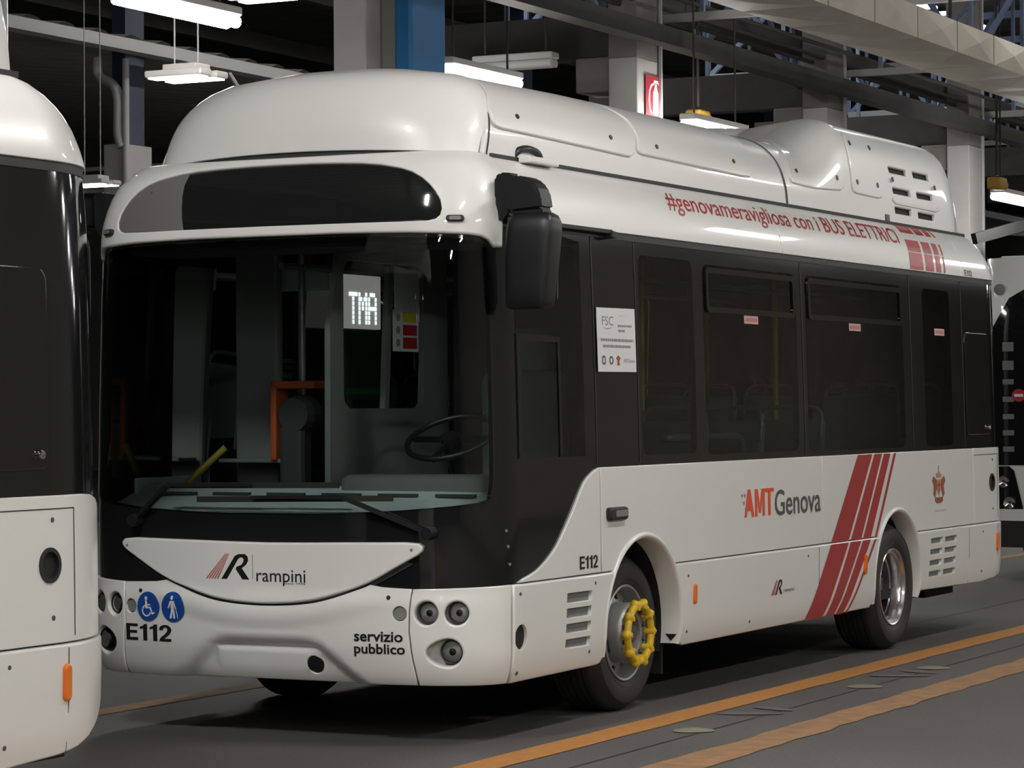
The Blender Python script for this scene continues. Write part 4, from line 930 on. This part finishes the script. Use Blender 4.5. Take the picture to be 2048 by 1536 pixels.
    for u, v in ((1.262, .665), (1.262, .315), (2.045, .668), (2.00, .352), (2.62+.53, .64), (3.15, .36), (4.0, .35), (4.85, .655), (5.0, .33), (1.14, .95), (1.15, .88), (1.16, .80), (8.10, .655), (8.08, .395)):
        if u < 1.2: patch('rivet', 'steelrim', B, circ(u+.05, v, .007, 10), (), bus, off=.004, thick=.004, step=.03)
        else: patch('rivet', 'greyink', B, circ(u, v, .008, 10), (), bus, off=.024, thick=.003, step=.03)
    for u, v in ((8.355, 1.13), (8.355, .80)): patch('rivet', 'greyink', B, circ(u, v, .009, 10), (), bus, off=.0145, thick=.003, step=.03)
    for z0, z1, s, o in ((ZB+.02, ZT-.045, 8.49, .0135), (.34, zt-.012, 8.43, .0235), (zb+.03, zt-.012, 5.02, .0235), (.34, zt-.012, 7.80, .0235)): patch('panel_joint', 'seam', B, rect(s-.002, z0, s+.002, z1), (), bus, off=o, thick=.001, step=.2)
    for z, s0 in ((ZT-.045, 7.95),): patch('panel_joint', 'seam', B, rect(s0, z-.002, 8.49, z+.002), (), bus, off=.0135, thick=.001, step=.1)
    # ---- stickers on the glass
    for u, v in ((4.12, 1.965), (5.75, 1.963), (7.33, 1.968)):
        st = patch('window_sticker', 'pink', B, rect(u-.10, v-.022, u+.10, v+.022), (), bus, off=.004, thick=.001, step=.2)
        patch('sticker_text', 'rose', B, rect(u-.08, v-.010, u+.08, v+.010), (), st, off=.0055, thick=.001, step=.2)
    # ---- wipers
    def wiper(pivot, elbow, b0, b1, joint):
        f = lambda q, o=.035: np.array(B(*q)) + np.array([0, -o, 0])
        wv = empty('wiper'); wv.parent = bus
        bm = nb(); beam(bm, f(pivot, .03), f(elbow, .05), .030, .018); obj('wiper_arm', bm, 'plastic', wv)
        bm = nb(); lathe(bm, [(.028, -.03), (.030, .0), (.030, .03)], f(pivot, .03), 16, 'y'); obj('wiper_hub', bm, 'plastic', wv, smooth=40)
        bm = nb(); n = 10; pts = [f((b0[0] + (b1[0]-b0[0])*i/n, b0[1] + (b1[1]-b0[1])*i/n), .022) for i in range(n+1)]
        for a, b in zip(pts[:-1], pts[1:]): beam(bm, a, b, .012, .026)
        obj('wiper_blade', bm, 'rubber', wv)
        bm = nb(); n = 6; pts = [f((joint[0] + (i/n-.5)*.46, joint[1] + (b1[1]-b0[1])*(i/n-.5)*.5), .05) for i in range(n+1)]
        for a, b in zip(pts[:-1], pts[1:]): beam(bm, a, b, .014, .016)
        beam(bm, f(elbow, .05), pts[n//2], .018, .018); obj('wiper_bridge', bm, 'plastic', wv)
    W1 = WIPE[0]; wiper(*W1); wiper(*WIPE[1])
    # ---- mirrors
    for sgn in (1, -1):
        mi = empty('door_mirror'); mi.parent = bus
        def extr(prof, y0, y1, nm, bev=.012):
            bm = nb(); A = [bm.verts.new((sgn*x, y0, z)) for x, z in prof]; Bq = [bm.verts.new((sgn*x, y1, z)) for x, z in prof]; n = len(prof)
            bm.faces.new(A); bm.faces.new(Bq[::-1])
            for i in range(n): bm.faces.new((A[i], Bq[i], Bq[(i+1) % n], A[(i+1) % n]))
            if bev: bmesh.ops.bevel(bm, geom=[e for e in bm.edges], offset=bev, segments=2, affect='EDGES', clamp_overlap=True)
            return obj(nm, bm, 'plastic', mi, smooth=40)
        extr([(1.045, 2.315), (1.085, 2.345), (1.125, 2.360), (1.135, 2.545), (1.075, 2.55), (1.045, 2.53)], .33, .42, 'mirror_base', .010)
        extr([(1.13, 2.375), (1.13, 2.52), (1.20, 2.525)] + [(1.20 + .115*math.sin(math.radians(t)), 2.40 + .125*math.cos(math.radians(t))) for t in range(12, 90, 13)] + [(1.318, 2.375), (1.17, 2.375)], .255, .385, 'mirror_arm', .022)
        extr([(1.165, 2.352), (1.315, 2.352), (1.315, 2.378), (1.165, 2.378)], .27, .37, 'mirror_neck', .006)
        zs = [1.935, 1.945, 1.975, 2.05, 2.15, 2.27, 2.315, 2.345, 2.358]; ws_ = [.085, .097, .101, .105, .110, .114, .112, .098, .075]; dp = [.05, .062, .07, .072, .075, .078, .072, .06, .042]; rows = []
        bm = nb()
        for z, a, d in zip(zs, ws_, dp):
            row = []
            for k in range(36):
                t = 2*math.pi*k/36; cx, sx = math.cos(t), math.sin(t); e = .36
                row.append(bm.verts.new((sgn*(1.246 + .028*(z-1.945)/.42 + a*math.copysign(abs(cx)**e, cx)), .285 + d*math.copysign(abs(sx)**e, sx), z)))
            rows.append(row)
        for A, Bq in zip(rows[:-1], rows[1:]):
            for k in range(36): bm.faces.new((A[k], A[(k+1) % 36], Bq[(k+1) % 36], Bq[k]))
        bm.faces.new(rows[0][::-1]); bm.faces.new(rows[-1]); obj('mirror_housing', bm, 'plastic', mi, smooth=50)
        obj('mirror_glass', bbox((sgn*1.26 - .085, .362, 1.975), (sgn*1.26 + .085, .368, 2.30), .004), 'chrome', mi)
    # ---- wheels
    def wheel(x, y, front, sgn):
        wh = empty('wheel'); wh.parent = bus; wh.location = (x*sgn, y, .385); wh.rotation_euler = (0, 0, 0 if sgn > 0 else math.pi)
        R = .385
        bm = nb(); prof = [(.232, -.005), (.245, .004), (.275, .016), (.315, .022), (.345, .015), (.362, -.005), (.378, -.026), (.384, -.04)]
        tread = []
        for k in range(5):
            c = -.05 - k*.034; tread += [(.385, c+.006), (.385, c-.020), (.377, c-.022), (.377, c-.028)]
        prof += tread + [(.385, -.225), (.362, -.26), (.32, -.275), (.25, -.262), (.225, -.25)]
        lathe(bm, prof, (0, 0, 0), 64, close=True); ty = obj('tyre', bm, 'tyre', wh, smooth=35)
        bm = nb()
        for rr_ in (.262, .338): lathe(bm, [(rr_, .011 if rr_ < .3 else .0185), (rr_+.004, .0145 if rr_ < .3 else .0175), (rr_+.006, .012)], (0, 0, 0), 64, close=True)
        obj('sidewall_bead', bm, 'tyre', ty, smooth=40)
        if front:
            bm = nb(); lathe(bm, [(.236, -.006), (.238, .004), (.234, .009), (.226, .006), (.220, -.012), (.212, -.040), (.206, -.075), (.203, -.12), (.212, -.12), (.22, -.06), (.228, -.016)], (0, 0, 0), 64, close=True); obj('rim', bm, 'steelrim', wh, smooth=40)
            disc = lambda u, v: np.stack([-.050 - .35*(np.hypot(u, v) - .165), u + 0*v, v + 0*u], -1)
            hs = [[(.179*math.cos(t0) + a*math.cos(t0) - b*math.sin(t0), .179*math.sin(t0) + a*math.sin(t0) + b*math.cos(t0)) for a, b in [(.0155*math.cos(q), .028*math.sin(q)) for q in [2*math.pi*i/14 for i in range(14)]]] for t0 in [2*math.pi*k/10 + .2 for k in range(10)]]
            patch('wheel_disc', 'steelrim', disc, circ(0, 0, .207, 56), hs + [circ(0, 0, .143, 40)], wh, off=0, thick=.01, step=.02)
            bm = nb(); lathe(bm, [(.150, -.055), (.150, .022), (.147, .036), (.139, .046), (.098, .048), (.090, .044), (.086, .02), (.085, -.03), (.145, -.055)], (0, 0, 0), 56, close=True); obj('wheel_centre', bm, 'steelrim', wh, smooth=35)
            bm = nb(); lathe(bm, [(.080, -.03), (.080, .015), (.060, .030), (.045, .034), (.040, .050), (.001, .052)], (0, 0, 0), 36); obj('hub', bm, 'hub', wh, smooth=40)
            bm = nb(); lathe(bm, [(.20, -.10), (.001, -.10)], (0, 0, 0), 32); obj('brake_drum', bm, 'dark', wh)
            for k in range(10):
                t = 2*math.pi*(k+.5)/10; bm = nb(); lathe(bm, [(.014, .03), (.014, .060), (.008, .064)], (0, .118*math.cos(t), .118*math.sin(t)), 6); obj('wheel_nut', bm, 'hub', wh)
            bm = nb(); n = 120; pts = []; rs = []
            for i in range(n):
                t = 2*math.pi*i/n; q = math.cos(10*t)
                r = .139 + .010*max(0, q)**3; pts.append((.080, r*math.cos(t), r*math.sin(t))); rs.append(.0185 + .0085*max(0, q)**6)
            tube(bm, pts, .02, 14, closed=True, rs=rs); yr_ = obj('nut_guard_ring', bm, 'yellow', wh, 'bright yellow plastic wheel nut ring', smooth=True)
            for k in range(10):
                t = 2*math.pi*k/10; bm = nb(); lathe(bm, [(.016, .050), (.018, .080), (.013, .102), (.001, .105)], (0, .132*math.cos(t), .132*math.sin(t)), 12); obj('nut_cap', bm, 'yellow', yr_, smooth=40)
        else:
            bm = nb(); lathe(bm, [(.236, -.006), (.238, .004), (.234, .009), (.226, .006), (.218, -.010), (.205, -.014), (.198, -.030), (.196, -.075), (.188, -.082), (.184, -.12), (.180, -.165), (.200, -.165), (.215, -.03), (.228, -.016)], (0, 0, 0), 64, close=True); obj('rim', bm, 'polish', wh, 'polished deep-dish rim', smooth=40)
            bm = nb(); lathe(bm, [(.186, -.150), (.150, -.146), (.140, -.128), (.095, -.122), (.085, -.09), (.045, -.08), (.001, -.078)], (0, 0, 0), 48); obj('hub', bm, 'hub', wh, smooth=40)
            for k in range(10):
                t = 2*math.pi*(k+.5)/10; bm = nb(); lathe(bm, [(.013, -.14), (.013, -.105), (.007, -.10)], (0, .115*math.cos(t), .115*math.sin(t)), 6); obj('wheel_nut', bm, 'steelrim', wh)
    for sgn in (1, -1):
        wheel(1.0, 1.795, True, sgn); wheel(1.055, 5.615, False, sgn)
    for sgn in (1, -1):
        bm = nb(); box(bm, (.72*sgn if sgn > 0 else -1.0, 2.245, .14), (1.0 if sgn > 0 else -.72, 2.26, .42), .004); obj('mud_flap', bm, 'rubber', bus)
        bm = nb(); box(bm, (.72*sgn if sgn > 0 else -1.0, 6.06, .16), (1.0 if sgn > 0 else -.72, 6.075, .42), .004); obj('mud_flap', bm, 'rubber', bus)
    # ---- chassis
    bm = nb(); box(bm, (-.98, .35, .30), (.98, 7.75, .36)); box(bm, (-.5, 1.3, .22), (.5, 2.2, .31)); box(bm, (-.5, 5.0, .2), (.5, 6.2, .31)); box(bm, (.3, 7.0, .22), (.8, 7.6, .31)); obj('underframe', bm, 'dark', bus)
    bm = nb(); beam(bm, (-.95, 1.795, .385), (.95, 1.795, .385), .06, n=12); beam(bm, (-.95, 5.615, .385), (.95, 5.615, .385), .08, n=12); obj('axles', bm, 'dark', bus)
    # ---- interior seen through the glass
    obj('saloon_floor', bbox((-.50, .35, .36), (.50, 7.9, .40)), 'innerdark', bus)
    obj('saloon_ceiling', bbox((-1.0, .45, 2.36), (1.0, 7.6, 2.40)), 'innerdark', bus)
    bm = nb(); F1 = np.array([B(s, 1.035) + np.array([0, .035, -.01]) for s in np.linspace(-1.12, 1.12, 40)]); F0 = F1.copy(); F0[:, 0] *= .97
    up = [bm.verts.new(p*np.array([.985, 1, 1])) for p in F1]; bk = [bm.verts.new((p[0]*.95, .60, 1.135)) for p in F1]; lo = [bm.verts.new((p[0]*.95, .62, .60)) for p in F1]
    for i in range(39): bm.faces.new((up[i], up[i+1], bk[i+1], bk[i])); bm.faces.new((bk[i], bk[i+1], lo[i+1], lo[i]))
    dsh = obj('dashboard', bm, 'dash', bus)
    for k in range(6):
        x = -.80 + k*.30; bm = nb(); box(bm, (x, .40, 1.094), (x+.20, .425, 1.108)); obj('demister_slot', bm, 'innerdark', dsh)
    bm = nb(); box(bm, (.12, .52, 1.05), (.92, .80, 1.19), .04, 3); obj('instrument_binnacle', bm, 'inner', bus, smooth=40)
    sw_ = empty('steering_wheel'); sw_.parent = bus; sw_.location = (.50, .92, 1.36); sw_.rotation_euler = (math.radians(-62), 0, 0)
    bm = nb(); tube(bm, [(.21*math.cos(t), 0, .21*math.sin(t)) for t in [2*math.pi*i/40 for i in range(40)]], .014, 10, closed=True); obj('wheel_rim', bm, 'plastic', sw_, smooth=True)
    bm = nb(); beam(bm, (-.2, .01, 0), (.2, .01, 0), .03, .012); beam(bm, (0, .01, 0), (0, .01, -.2), .03, .012); lathe(bm, [(.05, -.01), (.05, .02), (.03, .3)], (0, 0, 0), 18, 'y'); obj('wheel_spokes', bm, 'plastic', sw_)
    ds_ = empty('driver_seat'); ds_.parent = bus; ds_.location = (.50, 1.45, .40)
    obj('seat_cushion', bbox((-.24, -.25, .45), (.24, .25, .58), .05, 3), 'seat', ds_, smooth=45)
    obj('seat_back', bbox((-.23, .20, .55), (.23, .33, 1.28), .05, 3), 'seat', ds_, smooth=45); obj('headrest', bbox((-.13, .22, 1.28), (.13, .32, 1.50), .04, 3), 'seat', ds_, smooth=45)
    obj('seat_pedestal', bbox((-.2, -.15, 0), (.2, .2, .45), .02), 'innerdark', ds_)
    plane0 = lambda x: (lambda u, v: np.stack([x + 0*u, u, v + 0*u], -1))
    cab = patch('cab_partition', 'inner', plane0(0.), [(.62, .45), (1.80, .45), (1.80, 2.32), (.74, 2.32), (.63, 1.9)], [rrect(.755, 1.50, 1.55, 2.21, .07)], bus, off=.015, thick=.03, step=.25)
    patch('partition_strut', 'inner', plane0(0.), [(1.15, 1.50), (1.19, 1.50), (1.25, 2.20), (1.20, 2.20)], (), cab, off=.015, thick=.03, step=.3)
    pp = patch('cab_notice', 'paper', plane0(0.02), [(1.235, 1.93), (1.49, 1.93), (1.49, 2.18), (1.235, 2.20)], (), bus, 'white notice behind the windscreen', off=.004, thick=.002, step=.3)
    wn = patch('warning_sticker', 'paper', plane0(0.03), rect(1.20, 1.78, 1.46, 1.985), (), bus, 'yellow and red warning sticker', off=.004, thick=.002, step=.3)
    for a, b, m_ in ((1.925, 1.975, 'warnyellow'), (1.86, 1.912, 'warnred'), (1.795, 1.85, 'warnred')): patch('sticker_field', m_, plane0(.03), rect(1.30, a, 1.44, b), (), wn, off=.006, thick=.001, step=.3)
    for a in (1.948, 1.886, 1.822): patch('sticker_symbol', 'papergrey', plane0(.03), circ(1.25, a, .02, 12), (), wn, off=.006, thick=.001, step=.3)
    lp = obj('led_display', bbox((-.985, 2.42, 1.94), (-.955, 2.82, 2.27), .006), 'ledpanel', bus)  # panel stands in for a sign's reflection, its brightness put in as glow
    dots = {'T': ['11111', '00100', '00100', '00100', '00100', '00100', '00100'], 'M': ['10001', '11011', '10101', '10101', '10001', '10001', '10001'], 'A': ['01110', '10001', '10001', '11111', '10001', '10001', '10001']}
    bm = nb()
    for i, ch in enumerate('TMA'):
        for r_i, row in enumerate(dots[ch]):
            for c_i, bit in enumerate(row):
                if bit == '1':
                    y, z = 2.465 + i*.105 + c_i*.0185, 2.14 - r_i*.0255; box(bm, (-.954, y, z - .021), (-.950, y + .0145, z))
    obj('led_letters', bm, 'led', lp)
    obj('side_lining', bbox((-.985, 2.42, 1.55), (-.955, 2.86, 1.935), .004), 'green', bus)
    # front platform: ticket machine on a pole, door screens, rails
    bm = nb(); box(bm, (-.66, 1.17, 1.24), (-.625, 1.30, 1.64), .01); box(bm, (-.66, 1.17, 1.60), (-.40, 1.30, 1.64), .01); tm = obj('ticket_machine', bm, 'machine', bus); bm = nb(); lathe(bm, [(.085, 0), (.10, .05), (.10, .12)], (-.53, 1.18, 1.47), 18, 'y'); box(bm, (-.62, 1.18, 1.05), (-.48, 1.30, 1.42), .03); obj('machine_screen', bm, 'innerdark', tm)
    for x, y in ((-.62, 1.42), (-.55, 3.1), (.42, 3.3), (-.42, 4.75), (.42, 5.3), (-.42, 6.2)): bm = nb(); beam(bm, (x, y, .4), (x, y, 2.34), .018, n=12); obj('handrail_pole', bm, 'pole' if y > 2 else 'rail', bus, smooth=40)
    bm = nb(); tube(bm, curve_pts([(-1.0, .86, 1.08), (-.94, .90, 1.16), (-.80, .98, 1.31)], 8), .018, 10); obj('grab_rail', bm, 'pole', bus, 'yellow grab rail', smooth=True)
    obj('door_screen', bbox((-1.005, .48, .45), (-.985, .98, 1.17), .006), 'dash', bus); obj('luggage_shelf', bbox((-.98, 1.19, 1.23), (-.58, 1.36, 1.25), .005), 'rail', bus)
    obj('front_pillar_trim', bbox((-1.0, 1.38, .5), (-.74, 1.44, 2.34), .02), 'inner', bus)
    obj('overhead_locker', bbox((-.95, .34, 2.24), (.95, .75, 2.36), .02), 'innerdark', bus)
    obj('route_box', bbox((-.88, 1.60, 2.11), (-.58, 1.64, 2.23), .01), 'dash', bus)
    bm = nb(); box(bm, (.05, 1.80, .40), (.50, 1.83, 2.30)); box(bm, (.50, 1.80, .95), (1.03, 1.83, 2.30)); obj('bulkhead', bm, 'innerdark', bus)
    for k, (x, y) in enumerate(((.74, 2.75), (.74, 3.55), (.74, 4.5), (.74, 5.9), (.74, 6.7), (-.74, 4.4), (-.74, 6.0), (-.74, 6.75), (.30, 6.75), (-.28, 6.75))):
        st = empty('passenger_seat'); st.parent = bus; st.location = (x, y, .40 if y < 5 else .55)
        obj('seat_cushion', bbox((-.21, -.22, .40), (.21, .20, .48), .035), 'seat', st, smooth=45); 
        bm = nb(); box(bm, (-.21, .14, .46), (.21, .20, 1.02), .03)
        for v in bm.verts: v.co.y += (v.co.z - .46)*.16
        obj('seat_back', bm, 'seat', st, smooth=45)
        bm = nb(); tube(bm, curve_pts([(-.19, .22, .9), (-.17, .26, 1.07), (0, .265, 1.09), (.17, .26, 1.07), (.19, .22, .9)], 6), .014, 8); obj('grab_handle', bm, 'rail', st, smooth=True)
        obj('seat_leg', bbox((-.03, -.1, 0), (.03, .1, .40)), 'innerdark', st)
    bm = nb(); tube(bm, curve_pts([(.86, 2.62, 1.335), (.86, 3.3, 1.335), (.86, 3.62, 1.33), (.86, 3.70, 1.25)], 8), .020, 10); obj('window_rail', bm, 'rail', bus, smooth=True)
    bm = nb(); tube(bm, [(-.42, .9, 2.2), (-.42, 6.9, 2.2)], .016, 8); tube(bm, [(.42, 1.9, 2.2), (.42, 6.9, 2.2)], .016, 8); obj('ceiling_rails', bm, 'rail', bus)
    return bus
WIPE = [((.84, .945), (.439, 1.100), (-.36, 1.086), (.667, 1.099), (.179, 1.102)), ((-.72, .985), (-.51, 1.152), (-.563, 1.149), (.396, 1.156), (-.281, 1.154))]
bus = build_bus()
# paper notice taped inside the second pillar
nt_ = patch('paper_notice', 'paper', body, [(2.150, 1.975), (2.590, 1.979), (2.590, 1.670), (2.150, 1.668)], (), None, off=.008, thick=.002, step=.3)
tag(nt_, 'white printed paper notice taped to the dark side glass behind the driver', 'notice')
text('lettering', 'papergrey', body, 'FSC', 2.205, 1.892, 2.335, 1.935, nt_, off=.0095)
patch('printed_arc', 'papergrey', body, [(2.21, 1.882), (2.26, 1.876), (2.30, 1.880), (2.33, 1.890), (2.30, 1.877), (2.26, 1.872)], (), nt_, off=.0095, thick=.0005, step=.1)
patch('printed_arc', 'papergrey', body, [(2.39, 1.936), (2.42, 1.942), (2.50, 1.943), (2.42, 1.9405)], (), nt_, off=.0095, thick=.0005, step=.1)
for (a, b), z, h in (((2.385, 2.545), 1.892, .010), ((2.39, 2.47), 1.868, .010), ((2.185, 2.56), 1.822, .012), ((2.21, 2.53), 1.792, .012)):
    bars = []; x = a
    while x < b - .004:
        l = min(random.uniform(.012, .04), b - x); bars.append(rect(x, z - h/2, x + l, z + h/2)); x += l + .006
    join_patches('text_line', 'papergrey', body, bars, nt_, off=.0095, thick=.0005, step=.2)
patch('crest_print', 'greyink', body, rrect(2.195, 1.702, 2.235, 1.745, .012), [rrect(2.204, 1.711, 2.226, 1.736, .008)], nt_, off=.0095, thick=.0005, step=.1)
patch('crest_print', 'greyink', body, circ(2.30, 1.724, .021, 16, ru=.024), [circ(2.30, 1.724, .012, 12, ru=.013)], nt_, off=.0095, thick=.0005, step=.1)
join_patches('crest_print', 'brown', body, [[(2.355, 1.735), (2.38, 1.75), (2.405, 1.735), (2.39, 1.722), (2.395, 1.70), (2.365, 1.70), (2.37, 1.722)]], nt_, off=.0095, thick=.0005, step=.1)
text('lettering', 'papergrey', body, 'AMTGenova', 2.44, 1.715, 2.57, 1.733, nt_, off=.0095)
bpy.context.view_layer.update(); index_kids()
SKIP = ('fleet_number', 'lettering', 'paper_notice', 'steering_wheel', 'driver_seat', 'led_display', 'wiper')
lead = copy_tree(bus, None, lambda c: not c.name.startswith(SKIP))
lead.location = (.0, -10.56, 0)
lead['label'] = 'white electric bus cut off by the left edge, its rear corner nearest the camera'
bus['group'] = lead['group'] = 'matching white electric buses in one lane'
